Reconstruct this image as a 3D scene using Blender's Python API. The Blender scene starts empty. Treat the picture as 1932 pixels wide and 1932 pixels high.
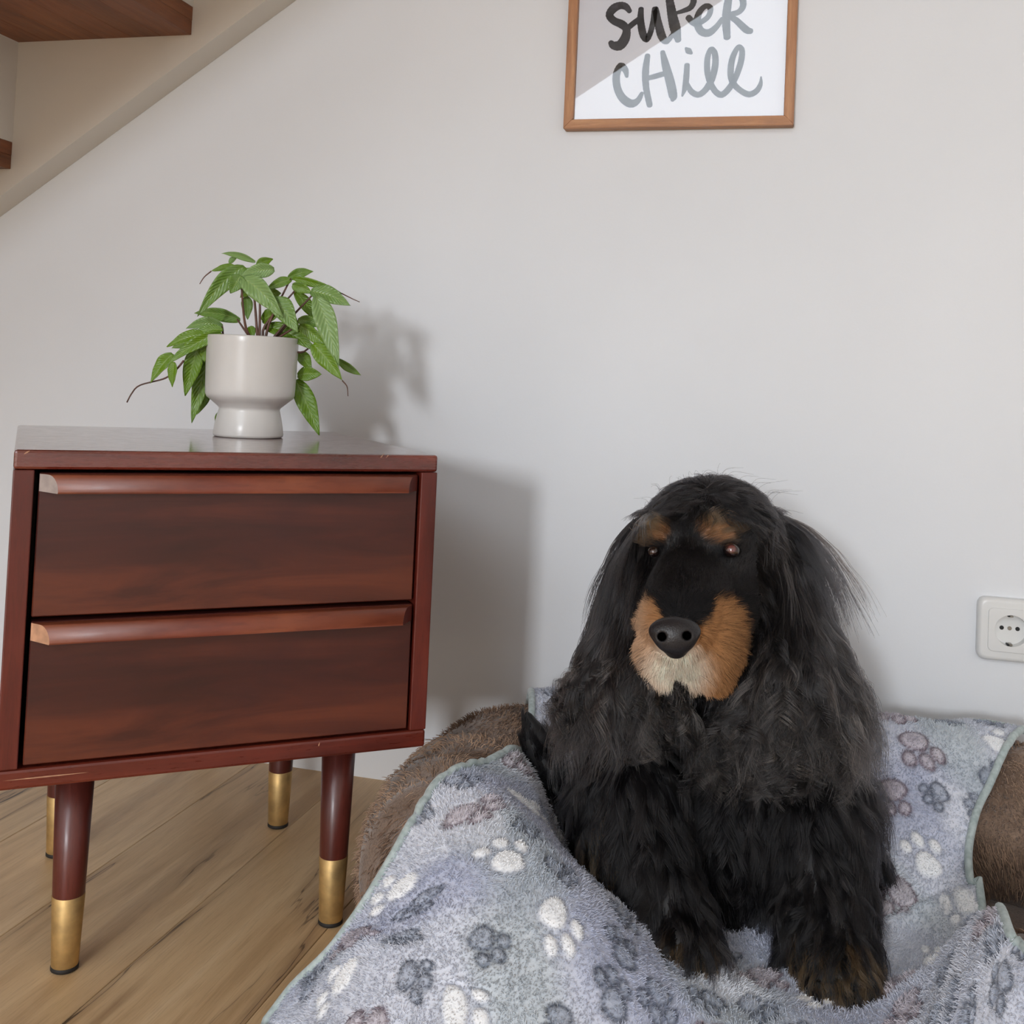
import bpy, bmesh, math, random
import numpy as np
from mathutils import Vector, Matrix

random.seed(7)
RNG = np.random.default_rng(7)
SC = bpy.context.scene
COL = SC.collection

# ------------------------------------------------------------------ camera
# world: X along the back wall (right), Y into the back wall (wall plane Y = 0), Z up, metres
S = 1.06
FPX, CY, PITCH, ROLL, YAW = 2017.3241, 658.4574, .0318, .0443, .2531
CAM = np.array([0.0, -1.43 * S, .5592 * S])
_F = np.array([-math.sin(YAW) * math.cos(PITCH), math.cos(YAW) * math.cos(PITCH), math.sin(PITCH)])
_R = np.array([math.cos(YAW), math.sin(YAW), 0.0])
_U = np.cross(_R, _F)
_R, _U = _R * math.cos(ROLL) + _U * math.sin(ROLL), -_R * math.sin(ROLL) + _U * math.cos(ROLL)

cam_data = bpy.data.cameras.new('camera')
cam = bpy.data.objects.new('camera', cam_data)
COL.objects.link(cam)
m = Matrix.Identity(4)
for i in range(3):
    m[i][0], m[i][1], m[i][2], m[i][3] = _R[i], _U[i], -_F[i], CAM[i]
cam.matrix_world = m
cam_data.sensor_width = 36.0
cam_data.lens = FPX / 1932 * 36.0
cam_data.shift_y = -(966 - CY) / 1932
cam_data.clip_start = .02
SC.camera = cam


def ray(x, y):
    return _F + _R * (x - 966) / FPX - _U * (y - CY) / FPX


def onY(x, y, Y=0.0):
    d = ray(x, y)
    return CAM + d * (Y - CAM[1]) / d[1]


def onZ(x, y, Z=0.0):
    d = ray(x, y)
    return CAM + d * (Z - CAM[2]) / d[2]


def atd(x, y, dep):
    return CAM + ray(x, y) * dep


def proj(P):
    v = np.asarray(P, float) - CAM
    z = v @ _F
    return 966 + FPX * (v @ _R) / z, CY - FPX * (v @ _U) / z, z


# ------------------------------------------------------------------ world and daylight
SC.view_settings.view_transform = 'Standard'
SC.view_settings.look = 'None'
SC.view_settings.gamma = 1.0
SC.view_settings.use_curve_mapping = False
SC.view_settings.exposure = 0.17
SC.cycles.use_denoising = True
SC.cycles.max_bounces = 6
SC.cycles.diffuse_bounces = 4
SC.cycles.glossy_bounces = 3
SC.cycles.transmission_bounces = 3
SC.cycles.use_adaptive_sampling = True
SC.cycles.adaptive_threshold = .07
SC.cycles.transparent_max_bounces = 12

world = bpy.data.worlds.new('world')
SC.world = world
world.use_nodes = True
world.node_tree.nodes['Background'].inputs[0].default_value = (.75, .86, 1, 1)
world.node_tree.nodes['Background'].inputs[1].default_value = .6


def area(name, loc, direction, sx, sy, power, col):
    l = bpy.data.lights.new(name, 'AREA')
    l.shape = 'RECTANGLE'
    l.size, l.size_y = sx, sy
    l.energy = power
    l.color = col
    o = bpy.data.objects.new(name, l)
    o.location = loc
    o.rotation_euler = Vector(direction).to_track_quat('-Z', 'Y').to_euler()
    COL.objects.link(o)
    return o


WIN = (-.58, 1.40, .56, .74)        # rear window: centre X, centre Z, width, height
SKY = (-.85, -5.1, 2.3, 3.0)         # roof light: centre X, centre Y, width, depth
ROOM = (-3.2, 1.9, -6.8, 2.5)        # X0, X1, rear Y, ceiling Z
area('daylight_rear_window', (WIN[0], ROOM[2] - .10, WIN[1]), (0, 1, 0), WIN[2], WIN[3], 175, (.92, .955, 1.0))
area('daylight_roof_light', (SKY[0], SKY[1], ROOM[3] + .12), (0, 0, -1), SKY[2], SKY[3], 95, (.84, .92, 1.0))


# ------------------------------------------------------------------ helpers
def srgb(r, g=None, b=None):
    if g is None:
        r, g, b = r
    f = lambda c: (c / 255 / 12.92) if c / 255 <= .04045 else ((c / 255 + .055) / 1.055) ** 2.4
    return (f(r), f(g), f(b), 1.0)


class NT:
    """small node-graph helper"""
    def __init__(self, name):
        self.mat = bpy.data.materials.new(name)
        self.mat.use_nodes = True
        self.t = self.mat.node_tree
        self.t.nodes.clear()
        self.out = self.t.nodes.new('ShaderNodeOutputMaterial')

    def n(self, kind, **kw):
        nd = self.t.nodes.new('ShaderNode' + kind)
        for k, v in kw.items():
            setattr(nd, k, v)
        return nd

    def set(self, sock, v):
        if v is None:
            return
        if hasattr(v, 'is_output'):
            self.t.links.new(v, sock)
        else:
            sock.default_value = v

    def math(self, op, a, b=None, c=None, clamp=False):
        nd = self.n('Math', operation=op, use_clamp=clamp)
        self.set(nd.inputs[0], a); self.set(nd.inputs[1], b); self.set(nd.inputs[2], c)
        return nd.outputs[0]

    def mapping(self, vec, scale=(1, 1, 1), loc=(0, 0, 0), rot=(0, 0, 0)):
        nd = self.n('Mapping')
        self.set(nd.inputs[0], vec)
        self.set(nd.inputs[1], loc); nd.inputs[2].default_value = rot; nd.inputs[3].default_value = scale
        return nd.outputs[0]

    def noise(self, vec, scale=5, detail=4, rough=.5, dist=0):
        nd = self.n('TexNoise')
        self.set(nd.inputs['Vector'], vec)
        nd.inputs['Scale'].default_value = scale
        nd.inputs['Detail'].default_value = detail
        nd.inputs['Roughness'].default_value = rough
        nd.inputs['Distortion'].default_value = dist
        return nd.outputs['Fac']

    def ramp(self, fac, stops, interp='LINEAR'):
        nd = self.n('ValToRGB')
        nd.color_ramp.interpolation = interp
        el = nd.color_ramp.elements
        while len(el) < len(stops):
            el.new(.5)
        for e, (p, c) in zip(el, stops):
            e.position = p
            e.color = c if len(c) == 4 else (*c, 1)
        self.set(nd.inputs[0], fac)
        return nd.outputs[0]

    def mix(self, fac, a, b, blend='MIX'):
        nd = self.n('Mix', data_type='RGBA', blend_type=blend)
        self.set(nd.inputs[0], fac); self.set(nd.inputs[6], a); self.set(nd.inputs[7], b)
        return nd.outputs[2]

    def maprange(self, v, a, b, c=0.0, d=1.0, smooth=False):
        nd = self.n('MapRange')
        if smooth:
            nd.interpolation_type = 'SMOOTHSTEP'
        self.set(nd.inputs[0], v)
        for i, x in enumerate((a, b, c, d)):
            self.set(nd.inputs[i + 1], x)
        return nd.outputs[0]

    def bump(self, h, strength=.2, dist=.002):
        nd = self.n('Bump')
        nd.inputs['Strength'].default_value = strength
        nd.inputs['Distance'].default_value = dist
        self.set(nd.inputs['Height'], h)
        return nd.outputs[0]

    def principled(self, col, rough=.5, metallic=0.0, normal=None, **kw):
        p = self.n('BsdfPrincipled')
        self.set(p.inputs['Base Color'], col)
        self.set(p.inputs['Roughness'], rough)
        p.inputs['Metallic'].default_value = metallic
        if normal is not None:
            self.set(p.inputs['Normal'], normal)
        for k, v in kw.items():
            self.set(p.inputs[k], v)
        self.t.links.new(p.outputs[0], self.out.inputs[0])
        return p

    def obj(self):
        return self.n('TexCoord').outputs['Object']

    def geo(self):
        return self.n('NewGeometry').outputs['Position']


def new_mesh(name, verts, faces, smooth=False):
    me = bpy.data.meshes.new(name)
    me.from_pydata([tuple(map(float, v)) for v in verts], [], [tuple(map(int, f)) for f in faces])
    if smooth:
        me.polygons.foreach_set('use_smooth', [True] * len(me.polygons))
    me.update()
    return me


def bm_mesh(name, bm, smooth=False):
    me = bpy.data.meshes.new(name)
    bmesh.ops.recalc_face_normals(bm, faces=bm.faces)
    bm.to_mesh(me)
    bm.free()
    if smooth:
        me.polygons.foreach_set('use_smooth', [True] * len(me.polygons))
    me.update()
    return me


def link(name, data, mat=None, parent=None, local=False):
    """world-space data under a parent whose own transform is undone (or local=True: data in the parent's frame)"""
    o = bpy.data.objects.new(name, data)
    COL.objects.link(o)
    if mat is not None and data is not None:
        data.materials.clear()
        data.materials.append(mat)
    if parent is not None:
        o.parent = parent
        if not local:
            o.matrix_parent_inverse = parent_matrix(parent).inverted()
    return o


def parent_matrix(o):
    mm = o.matrix_basis.copy()
    if o.parent is not None:
        mm = parent_matrix(o.parent) @ o.matrix_parent_inverse @ mm
    return mm


def empty(name, loc=(0, 0, 0), rz=0.0):
    o = bpy.data.objects.new(name, None)
    o.empty_display_size = .05
    o.location = loc
    o.rotation_euler = (0, 0, rz)
    COL.objects.link(o)
    return o


def tag(o, label=None, cat=None, group=None, kind=None):
    if label: o['label'] = label
    if cat: o['category'] = cat
    if group: o['group'] = group
    if kind: o['kind'] = kind
    return o


def box_bm(x0, x1, y0, y1, z0, z1, bevel=0.0, seg=2):
    bm = bmesh.new()
    bmesh.ops.create_cube(bm, size=1)
    for v in bm.verts:
        v.co = Vector(((x0 + x1) / 2 + v.co.x * (x1 - x0), (y0 + y1) / 2 + v.co.y * (y1 - y0), (z0 + z1) / 2 + v.co.z * (z1 - z0)))
    if bevel:
        bmesh.ops.bevel(bm, geom=list(bm.edges), offset=bevel, segments=seg, profile=.5, affect='EDGES')
    return bm


def box(name, x0, x1, y0, y1, z0, z1, mat, parent=None, bevel=0.0, local=False):
    return link(name, bm_mesh(name, box_bm(x0, x1, y0, y1, z0, z1, bevel)), mat, parent, local)


def lathe(profile, seg=48, centre=(0, 0, 0), cap=True):
    vs, fs = [], []
    n = len(profile)
    for r, z in profile:
        for k in range(seg):
            a = 2 * math.pi * k / seg
            vs.append((centre[0] + r * math.cos(a), centre[1] + r * math.sin(a), centre[2] + z))
    for i in range(n - 1):
        for k in range(seg):
            k2 = (k + 1) % seg
            fs.append((i * seg + k, i * seg + k2, (i + 1) * seg + k2, (i + 1) * seg + k))
    if cap:
        fs.append(tuple(range(seg - 1, -1, -1)))
        fs.append(tuple((n - 1) * seg + k for k in range(seg)))
    return vs, fs


def catmull(pts, n):
    """n points on a smooth curve through pts (any dimension)"""
    P = np.asarray(pts, float)
    if len(P) == 2:
        t = np.linspace(0, 1, n)[:, None]
        return P[0] * (1 - t) + P[1] * t
    Q = np.vstack([2 * P[0] - P[1], P, 2 * P[-1] - P[-2]])
    seg = np.linalg.norm(np.diff(P, axis=0), axis=1)
    cum = np.concatenate([[0], np.cumsum(seg)])
    out = []
    for s in np.linspace(0, cum[-1], n):
        i = min(np.searchsorted(cum, s, side='right') - 1, len(P) - 2)
        t = (s - cum[i]) / max(seg[i], 1e-9)
        a, b, c, d = Q[i], Q[i + 1], Q[i + 2], Q[i + 3]
        out.append(.5 * (2 * b + (c - a) * t + (2 * a - 5 * b + 4 * c - d) * t * t + (3 * b - a - 3 * c + d) * t ** 3))
    return np.array(out)


def tube(pts, radii, seg=8):
    P = np.asarray(pts, float)
    n = len(P)
    radii = np.broadcast_to(np.asarray(radii, float), (n,))
    T = np.gradient(P, axis=0)
    T /= np.linalg.norm(T, axis=1)[:, None] + 1e-12
    ref = np.array([0, 0, 1.0]) if abs(T[0][2]) < .9 else np.array([1.0, 0, 0])
    vs, fs = [], []
    N = np.cross(T[0], ref)
    N /= np.linalg.norm(N)
    for i in range(n):
        N = N - T[i] * (N @ T[i])
        N /= np.linalg.norm(N) + 1e-12
        B = np.cross(T[i], N)
        for k in range(seg):
            a = 2 * math.pi * k / seg
            vs.append(P[i] + radii[i] * (N * math.cos(a) + B * math.sin(a)))
    for i in range(n - 1):
        for k in range(seg):
            k2 = (k + 1) % seg
            fs.append((i * seg + k, i * seg + k2, (i + 1) * seg + k2, (i + 1) * seg + k))
    fs.append(tuple(range(seg - 1, -1, -1)))
    fs.append(tuple((n - 1) * seg + k for k in range(seg)))
    return vs, fs


def hair_object(name, pts, radius, colour, mat, parent):
    """pts (N, K, 3) strands; radius (N, K); colour (N, 3)"""
    N, K, _ = pts.shape
    cu = bpy.data.hair_curves.new(name)
    cu.add_curves([K] * N)
    cu.position_data.foreach_set('vector', np.ascontiguousarray(pts, np.float32).ravel())
    at = cu.attributes.get('radius') or cu.attributes.new('radius', 'FLOAT', 'POINT')
    at.data.foreach_set('value', np.ascontiguousarray(radius, np.float32).ravel())
    ac = cu.attributes.new('tint', 'FLOAT_COLOR', 'CURVE')
    c4 = np.ones((N, 4), np.float32)
    c4[:, :3] = colour
    ac.data.foreach_set('color', c4.ravel())
    o = link(name, cu, mat, parent)
    o['kind'] = 'stuff'
    return o


def vnoise(P, scale, seed=0):
    """cheap smooth noise on (..., 2 or 3) points, about -1..1"""
    P = np.asarray(P, float) * scale
    r = np.random.default_rng(seed)
    out = np.zeros(P.shape[:-1])
    for k in range(6):
        d = r.normal(size=P.shape[-1])
        d /= np.linalg.norm(d)
        fr = r.uniform(.6, 1.7)
        ph = r.uniform(0, 6.28)
        d2 = r.normal(size=P.shape[-1])
        out += np.sin((P @ d) * fr * 6.28 + ph + 1.3 * np.sin((P @ d2) * 2.5 + ph * 2))
    return out / 3.4


# ------------------------------------------------------------------ materials
def mat_paint(name, col, bump=.08, var=.03):
    g = NT(name)
    p = g.geo()
    n1 = g.noise(p, 1.6, 3)
    c = g.mix(g.maprange(n1, .35, .65), srgb(*[c * (1 - var) for c in col]), srgb(*col))
    h = g.noise(p, 260, 3, .6)
    g.principled(c, .62, normal=g.bump(h, bump, .0008))
    return g.mat


WALL = mat_paint('wall_paint', (231, 233, 236), .12)
TRIMW = mat_paint('white_trim_paint', (240, 240, 240), .03)
STAIRW = mat_paint('stair_white_paint', (226, 220, 210), .03)
CEIL = mat_paint('ceiling_paint', (236, 234, 230), .05)


def mat_wood(name, dark, mid, light, axis=(1, 9, 9), scale=6.0, rough=.35, rnd=False, coat=0.0, streak=.5, bump=.05):
    g = NT(name)
    v = g.obj()
    if rnd:
        oi = g.n('ObjectInfo').outputs['Random']
        cb = g.n('CombineXYZ')
        g.set(cb.inputs[0], g.math('MULTIPLY', oi, 37.0))
        g.set(cb.inputs[1], g.math('MULTIPLY', oi, 91.0))
        v = g.mapping(v, loc=cb.outputs[0])
    vs = g.mapping(v, scale=axis)
    n1 = g.noise(vs, scale, 6, .6, .6)
    n2 = g.noise(v, 7, 3, .5, .3)
    fine = g.noise(g.mapping(v, scale=tuple(a * 2.2 for a in axis)), scale * 5, 3, .6)
    c = g.ramp(n1, [(.25, srgb(*dark)), (.52, srgb(*mid)), (.78, srgb(*light))])
    c = g.mix(g.maprange(n2, .4, .75, 0, streak), c, srgb(*light))
    c = g.mix(g.maprange(fine, .3, .5, .35, 0), c, srgb(*dark))
    if rnd:
        hs = g.n('HueSaturation')
        g.set(hs.inputs['Value'], g.maprange(oi, 0, 1, .68, 1.25))
        g.set(hs.inputs['Color'], c)
        c = hs.outputs[0]
    r = g.maprange(fine, .3, .7, rough - .04, rough + .08)
    kw = {}
    if coat:
        kw = {'Coat Weight': coat, 'Coat Roughness': .18 if coat < .9 else .14}
    g.principled(c, r, normal=g.bump(fine, bump, .0006), **kw)
    return g.mat


MAHOG = mat_wood('mahogany_carcass', (66, 22, 16), (98, 36, 25), (124, 52, 34), (1, 9, 9), 5, .30, coat=.15, streak=.35)
MAHOGT = mat_wood('mahogany_polished_top', (66, 22, 16), (98, 36, 25), (124, 52, 34), (1, 9, 9), 5, .26, coat=1.0, streak=.35, bump=.01)
MAHOGV = mat_wood('mahogany_upright', (62, 20, 15), (92, 31, 23), (116, 46, 32), (9, 9, 1), 5, .32, coat=.15, streak=.35)
MAHOGL = mat_wood('mahogany_leg', (60, 24, 18), (84, 34, 27), (104, 46, 36), (9, 9, 1), 6, .33, coat=.1, streak=.3)
PULLM = mat_wood('worn_mahogany_pull', (84, 34, 24), (120, 56, 38), (168, 100, 66), (1, 6, 6), 3.2, .36, streak=.45)
OAKFR = mat_wood('oak_frame', (140, 92, 56), (176, 122, 80), (204, 154, 108), (1, 14, 14), 7, .5, streak=.25)
OAKFV = mat_wood('oak_frame_upright', (140, 92, 56), (176, 122, 80), (204, 154, 108), (14, 14, 1), 7, .5, streak=.25)
TREADM = mat_wood('oiled_stair_wood', (92, 52, 32), (128, 76, 48), (160, 104, 66), (8, 1, 8), 5, .45, rnd=True, streak=.4)


def mat_drawer():
    """mahogany veneer with dark cloudy stain and a worn, more orange lower strip"""
    g = NT('mahogany_drawer_veneer')
    v = g.obj()
    n1 = g.noise(g.mapping(v, scale=(1, 6, 7)), 4.5, 6, .6, .8)
    cloud = g.noise(g.mapping(v, scale=(1, 1, 1.6)), 7, 3, .5, .5)
    fine = g.noise(g.mapping(v, scale=(2, 30, 34)), 22, 3, .6)
    c = g.ramp(n1, [(.25, srgb(50, 18, 15)), (.5, srgb(71, 28, 21)), (.8, srgb(94, 41, 27))])
    c = g.mix(g.maprange(cloud, .45, .75, 0, .6), c, srgb(60, 25, 25))
    z = g.n('SeparateXYZ')
    g.set(z.inputs[0], v)
    wear = g.math('MULTIPLY', g.maprange(z.outputs[2], .028, .060, 1, 0), g.maprange(n1, .35, .6, .25, 1))
    c = g.mix(g.math('MULTIPLY', wear, .55), c, srgb(112, 54, 32))
    spk = g.n('TexVoronoi')
    g.set(spk.inputs['Vector'], v)
    spk.inputs['Scale'].default_value = 16
    s = g.math('LESS_THAN', spk.outputs['Distance'], .022)
    c = g.mix(g.math('MULTIPLY', s, .7), c, srgb(190, 150, 135))
    g.principled(c, g.maprange(fine, .3, .7, .30, .40), normal=g.bump(fine, .04, .0005), **{'Coat Weight': .12, 'Coat Roughness': .2})
    return g.mat


DRAWM = mat_drawer()


def mat_simple(name, col, rough, metallic=0.0, noise=0.0, nscale=40, **kw):
    g = NT(name)
    c = srgb(*col)
    if noise:
        n = g.noise(g.obj(), nscale, 3)
        c = g.mix(g.maprange(n, .3, .7), srgb(*[x * (1 - noise) for x in col]), srgb(*[min(255, x * (1 + noise)) for x in col]))
    g.principled(c, rough, metallic, **kw)
    return g.mat


BRASS = mat_simple('brushed_brass', (198, 166, 112), .5, .8, .10, 60)
RUBBER = mat_simple('dark_rubber', (32, 28, 25), .7)
CHIP = mat_simple('chipped_grey_end', (160, 146, 140), .45, 0, .08, 90)
BAREW = mat_simple('bare_worn_wood', (184, 138, 108), .6, 0, .12, 90)
CERAM = mat_simple('glazed_ceramic', (206, 202, 197), .28, 0, .03, 8)
SOIL = mat_simple('potting_soil', (48, 36, 28), .9, 0, .3, 90)
STEM = mat_simple('purple_brown_stem', (92, 62, 50), .5, 0, .2, 60)
PLAST = mat_simple('white_plastic', (226, 226, 224), .32)
HOLE = mat_simple('dark_hole', (10, 10, 10), .6)
METAL = mat_simple('contact_metal', (150, 146, 138), .35, 1.0)
PAPER = mat_simple('print_paper', (226, 228, 236), .75)
WINFR = mat_simple('window_frame_white', (236, 236, 234), .4)


def mat_ink():
    g = NT('brush_ink')
    n = g.noise(g.obj(), 55, 4, .6, .6)
    c = g.ramp(n, [(.3, srgb(42, 42, 44)), (.7, srgb(84, 84, 88))])
    g.principled(c, .8)
    return g.mat


INK = mat_ink()


def mat_glass():
    g = NT('picture_glass')
    tr = g.n('BsdfTransparent')
    gl = g.n('BsdfGlossy')
    gl.inputs['Roughness'].default_value = .012
    mx = g.n('MixShader')
    mx.inputs[0].default_value = .043
    g.t.links.new(tr.outputs[0], mx.inputs[1])
    g.t.links.new(gl.outputs[0], mx.inputs[2])
    g.t.links.new(mx.outputs[0], g.out.inputs[0])
    return g.mat


GLASS = mat_glass()


def mat_leaf():
    g = NT('leaf_green')
    at = g.n('Attribute', attribute_name='leafuv')
    sp = g.n('SeparateXYZ')
    g.set(sp.inputs[0], at.outputs['Vector'])
    u, w = sp.outputs[0], sp.outputs[1]            # along 0..1, across -1..1
    oi = g.n('ObjectInfo').outputs['Random']
    tone = at.outputs['Fac']
    au = g.math('ABSOLUTE', w)
    rib = g.math('SINE', g.math('MULTIPLY', g.math('SUBTRACT', g.math('MULTIPLY', u, 1.0), g.math('MULTIPLY', au, .22)), 75.0))
    n = g.noise(g.obj(), 120, 3)
    base = g.ramp(g.math('ADD', g.math('MULTIPLY', sp.outputs[2], .85), g.math('MULTIPLY', oi, .15)),
                  [(0, srgb(104, 142, 14)), (.35, srgb(118, 154, 30)), (.7, srgb(116, 152, 66)), (1, srgb(156, 186, 122))])
    c = g.mix(g.maprange(rib, .2, 1, 0, .28), base, srgb(62, 104, 34))
    c = g.mix(g.maprange(n, .45, .7, 0, .4), c, srgb(150, 178, 120))
    c = g.mix(g.math('MULTIPLY', g.math('LESS_THAN', au, .07), .6), c, srgb(150, 176, 96))
    pr = g.principled(c, .34, normal=g.bump(rib, .25, .0012), **{'Subsurface Weight': .0})
    tl = g.n('BsdfTranslucent')
    g.set(tl.inputs[0], c)
    mx = g.n('MixShader')
    mx.inputs[0].default_value = .22
    g.t.links.new(pr.outputs[0], mx.inputs[1])
    g.t.links.new(tl.outputs[0], mx.inputs[2])
    g.t.links.new(mx.outputs[0], g.out.inputs[0])
    return g.mat


LEAF = mat_leaf()


def mat_floor():
    g = NT('oak_floor_planks')
    oi = g.n('ObjectInfo').outputs['Random']
    cb = g.n('CombineXYZ')
    g.set(cb.inputs[0], g.math('MULTIPLY', oi, 53.0))
    g.set(cb.inputs[1], g.math('MULTIPLY', oi, 131.0))
    v = g.mapping(g.obj(), loc=cb.outputs[0])
    n1 = g.noise(g.mapping(v, scale=(11, 1, 1)), 3.0, 6, .6, .9)
    fine = g.noise(g.mapping(v, scale=(60, 2.5, 1)), 9, 4, .6)
    big = g.noise(v, 2.6, 2)
    c = g.ramp(n1, [(.22, srgb(184, 148, 106)), (.45, srgb(214, 180, 136)), (.6, srgb(226, 194, 150)), (.8, srgb(236, 208, 168))])
    c = g.mix(g.maprange(big, .4, .7, 0, .4), c, srgb(204, 166, 120))
    c = g.mix(g.maprange(fine, .35, .5, .28, 0), c, srgb(164, 126, 88))
    # dark mineral streaks and splits along the grain
    wob = g.noise(g.mapping(v, scale=(7, .55, 1)), 1.5, 5, .55, .25)
    line = g.math('ABSOLUTE', g.math('SUBTRACT', wob, .5))
    msk = g.maprange(g.noise(g.mapping(v, scale=(3, 1.2, 1)), 2.0, 2), .47, .58)
    crack = g.math('MULTIPLY', g.maprange(line, .0012, .004, 1, 0), msk)
    halo = g.math('MULTIPLY', g.maprange(line, 0, .05, 1, 0), msk)
    c = g.mix(g.math('MULTIPLY', halo, .45), c, srgb(122, 84, 54))
    c = g.mix(g.math('MULTIPLY', crack, .85), c, srgb(52, 36, 26))
    hs = g.n('HueSaturation')
    g.set(hs.inputs['Value'], g.maprange(oi, 0, 1, .92, 1.06))
    g.set(hs.inputs['Color'], c)
    g.principled(hs.outputs[0], g.maprange(fine, .3, .7, .40, .52), normal=g.bump(fine, .06, .0006))
    return g.mat


FLOORM = mat_floor()


def mat_hair(name, rough=.32, rad=.35, coat=0.0, ior=1.55):
    g = NT(name)
    at = g.n('Attribute', attribute_name='tint')
    h = g.n('BsdfHairPrincipled')
    h.model = 'CHIANG'
    h.parametrization = 'COLOR'
    g.set(h.inputs['Color'], at.outputs['Color'])
    h.inputs['Roughness'].default_value = rough
    h.inputs['Radial Roughness'].default_value = rad
    h.inputs['Coat'].default_value = coat
    h.inputs['IOR'].default_value = ior
    g.t.links.new(h.outputs[0], g.out.inputs[0])
    return g.mat


FURM = mat_hair('dog_fur', .26, .34, 0.0, 1.33)
EARM = mat_hair('dog_ear_fur', .22, .30, 0.0, 1.45)


def mat_pile(name, sheen=.25):
    g = NT(name)
    at = g.n('Attribute', attribute_name='tint')
    g.principled(at.outputs['Color'], .85, **{'Sheen Weight': sheen, 'Specular IOR Level': .25})
    return g.mat


PILEM = mat_pile('fleece_pile')
FACEM = mat_pile('dog_face_fur', 0.0)

# ------------------------------------------------------------------ the room
X0, X1, YR, ZC = ROOM


def structure(o):
    o['kind'] = 'structure'
    return o


floor = structure(box('floor', X0, X1, YR, 0, -.06, -.0125, mat_simple('subfloor', (60, 44, 32), .9)))
PW = .154
seam0 = -.611
k0 = math.floor((X0 - seam0) / PW)
k = k0
plank_cache = {}
while seam0 + k * PW < X1:
    xa, xb = max(X0, seam0 + k * PW), min(X1, seam0 + (k + 1) * PW)
    y = 0.0
    rr = random.Random(k * 13 + 5)
    first = True
    while y > YR + .01:
        ln = rr.choice((1.05, 1.2, 1.35)) if first else 1.5
        ln = min(ln, y - YR)
        first = False
        key = (round(xb - xa, 4), round(ln, 4))
        if key not in plank_cache:
            plank_cache[key] = bm_mesh('plank', box_bm(-key[0] / 2 + .0003, key[0] / 2 - .0003, -key[1] / 2 + .0003, key[1] / 2 - .0003, -.012, 0, .0007, 1))
        o = link('plank', plank_cache[key], FLOORM, floor)
        o.location = ((xa + xb) / 2, y - ln / 2, 0)
        y -= ln
    k += 1

structure(box('wall_back', X0 - .12, X1 + .12, 0, .12, -.06, ZC, WALL))
structure(box('wall_left', X0 - .12, X0, YR, 0, -.06, ZC, WALL))
structure(box('wall_right', X1, X1 + .12, YR, 0, -.06, ZC, WALL))


def holed(name, mk, outer, hole, mat):
    """a slab with a rectangular opening; mk maps (a, b, c) to xyz, c in 0..1 through the thickness"""
    (a0, a1, b0, b1), (h0, h1, g0, g1) = outer, hole
    vs, fs = [], []
    for c in (0, 1):
        for a, b in ((a0, b0), (a1, b0), (a1, b1), (a0, b1), (h0, g0), (h1, g0), (h1, g1), (h0, g1)):
            vs.append(mk(a, b, c))
    for i in range(4):
        j = (i + 1) % 4
        fs += [(i, j, 4 + j, 4 + i), (8 + i, 12 + i, 12 + j, 8 + j), (i, 8 + i, 8 + j, j), (4 + i, 4 + j, 12 + j, 12 + i)]
    bm = bmesh.new()
    bv = [bm.verts.new(v) for v in vs]
    for f in fs:
        bm.faces.new([bv[i] for i in f])
    return structure(link(name, bm_mesh(name, bm), mat))


holed('wall_front', lambda a, b, c: (a, YR - .12 * c, b), (X0 - .12, X1 + .12, -.06, ZC),
      (WIN[0] - WIN[2] / 2, WIN[0] + WIN[2] / 2, WIN[1] - WIN[3] / 2, WIN[1] + WIN[3] / 2), WALL)
holed('ceiling', lambda a, b, c: (a, b, ZC + .10 * c), (X0 - .12, X1 + .12, YR - .12, .12),
      (SKY[0] - SKY[2] / 2, SKY[0] + SKY[2] / 2, SKY[1] - SKY[3] / 2, SKY[1] + SKY[3] / 2), CEIL)


def window_frame(name, mk, w, h, t=.05):
    root = structure(empty(name, mk(0, 0, 0)))
    def rail(a0, a1, b0, b1):
        bm = box_bm(a0, a1, -.03, .03, b0, b1, .004, 1)
        for v in bm.verts:
            v.co = Vector(mk(v.co.x, v.co.z, v.co.y))
        link('window_rail', bm_mesh('window_rail', bm), WINFR, root)
    rail(-w / 2, w / 2, -h / 2, -h / 2 + t); rail(-w / 2, w / 2, h / 2 - t, h / 2)
    rail(-w / 2, -w / 2 + t, -h / 2 + t, h / 2 - t); rail(w / 2 - t, w / 2, -h / 2 + t, h / 2 - t)


window_frame('window_1', lambda a, b, c: (WIN[0] + a, YR - .05 + c, WIN[1] + b), WIN[2], WIN[3])
window_frame('window_2', lambda a, b, c: (SKY[0] + a, SKY[1] + b, ZC + .05 + c), SKY[2], SKY[3])

# skirting board with a small top bevel, back wall
BBH = .0609 * S
bb = bmesh.new()
prof = [(0, 0), (-.012, 0), (-.012, BBH - .006), (-.008, BBH), (0, BBH)]
r0 = [bb.verts.new((X0, y, z)) for y, z in prof]
r1 = [bb.verts.new((X1, y, z)) for y, z in prof]
for i in range(5):
    bb.faces.new((r0[i], r0[(i + 1) % 5], r1[(i + 1) % 5], r1[i]))
bb.faces.new(r0); bb.faces.new(r1[::-1])
structure(link('baseboard_back', bm_mesh('baseboard_back', bb), TRIMW))

# ------------------------------------------------------------------ staircase along the back wall
pA, pB = onY(0, 410), onY(560, 0)
SL = (pB[2] - pA[2]) / (pB[0] - pA[0])
zlow = lambda x: pA[2] + SL * (x - pA[0])


def solve_plane(px, py):
    """depth Y at which the pixel's ray meets the sloping under-plane of the stringers"""
    d = ray(px, py)
    # CAM.z + t d.z = pA.z + SL (CAM.x + t d.x - pA.x)
    t = (pA[2] + SL * (CAM[0] - pA[0]) - CAM[2]) / (d[2] - SL * d[0])
    return (CAM + t * d)[1]


ST = min(.05, max(.02, -solve_plane(235, 187)))      # stringer thickness
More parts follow.
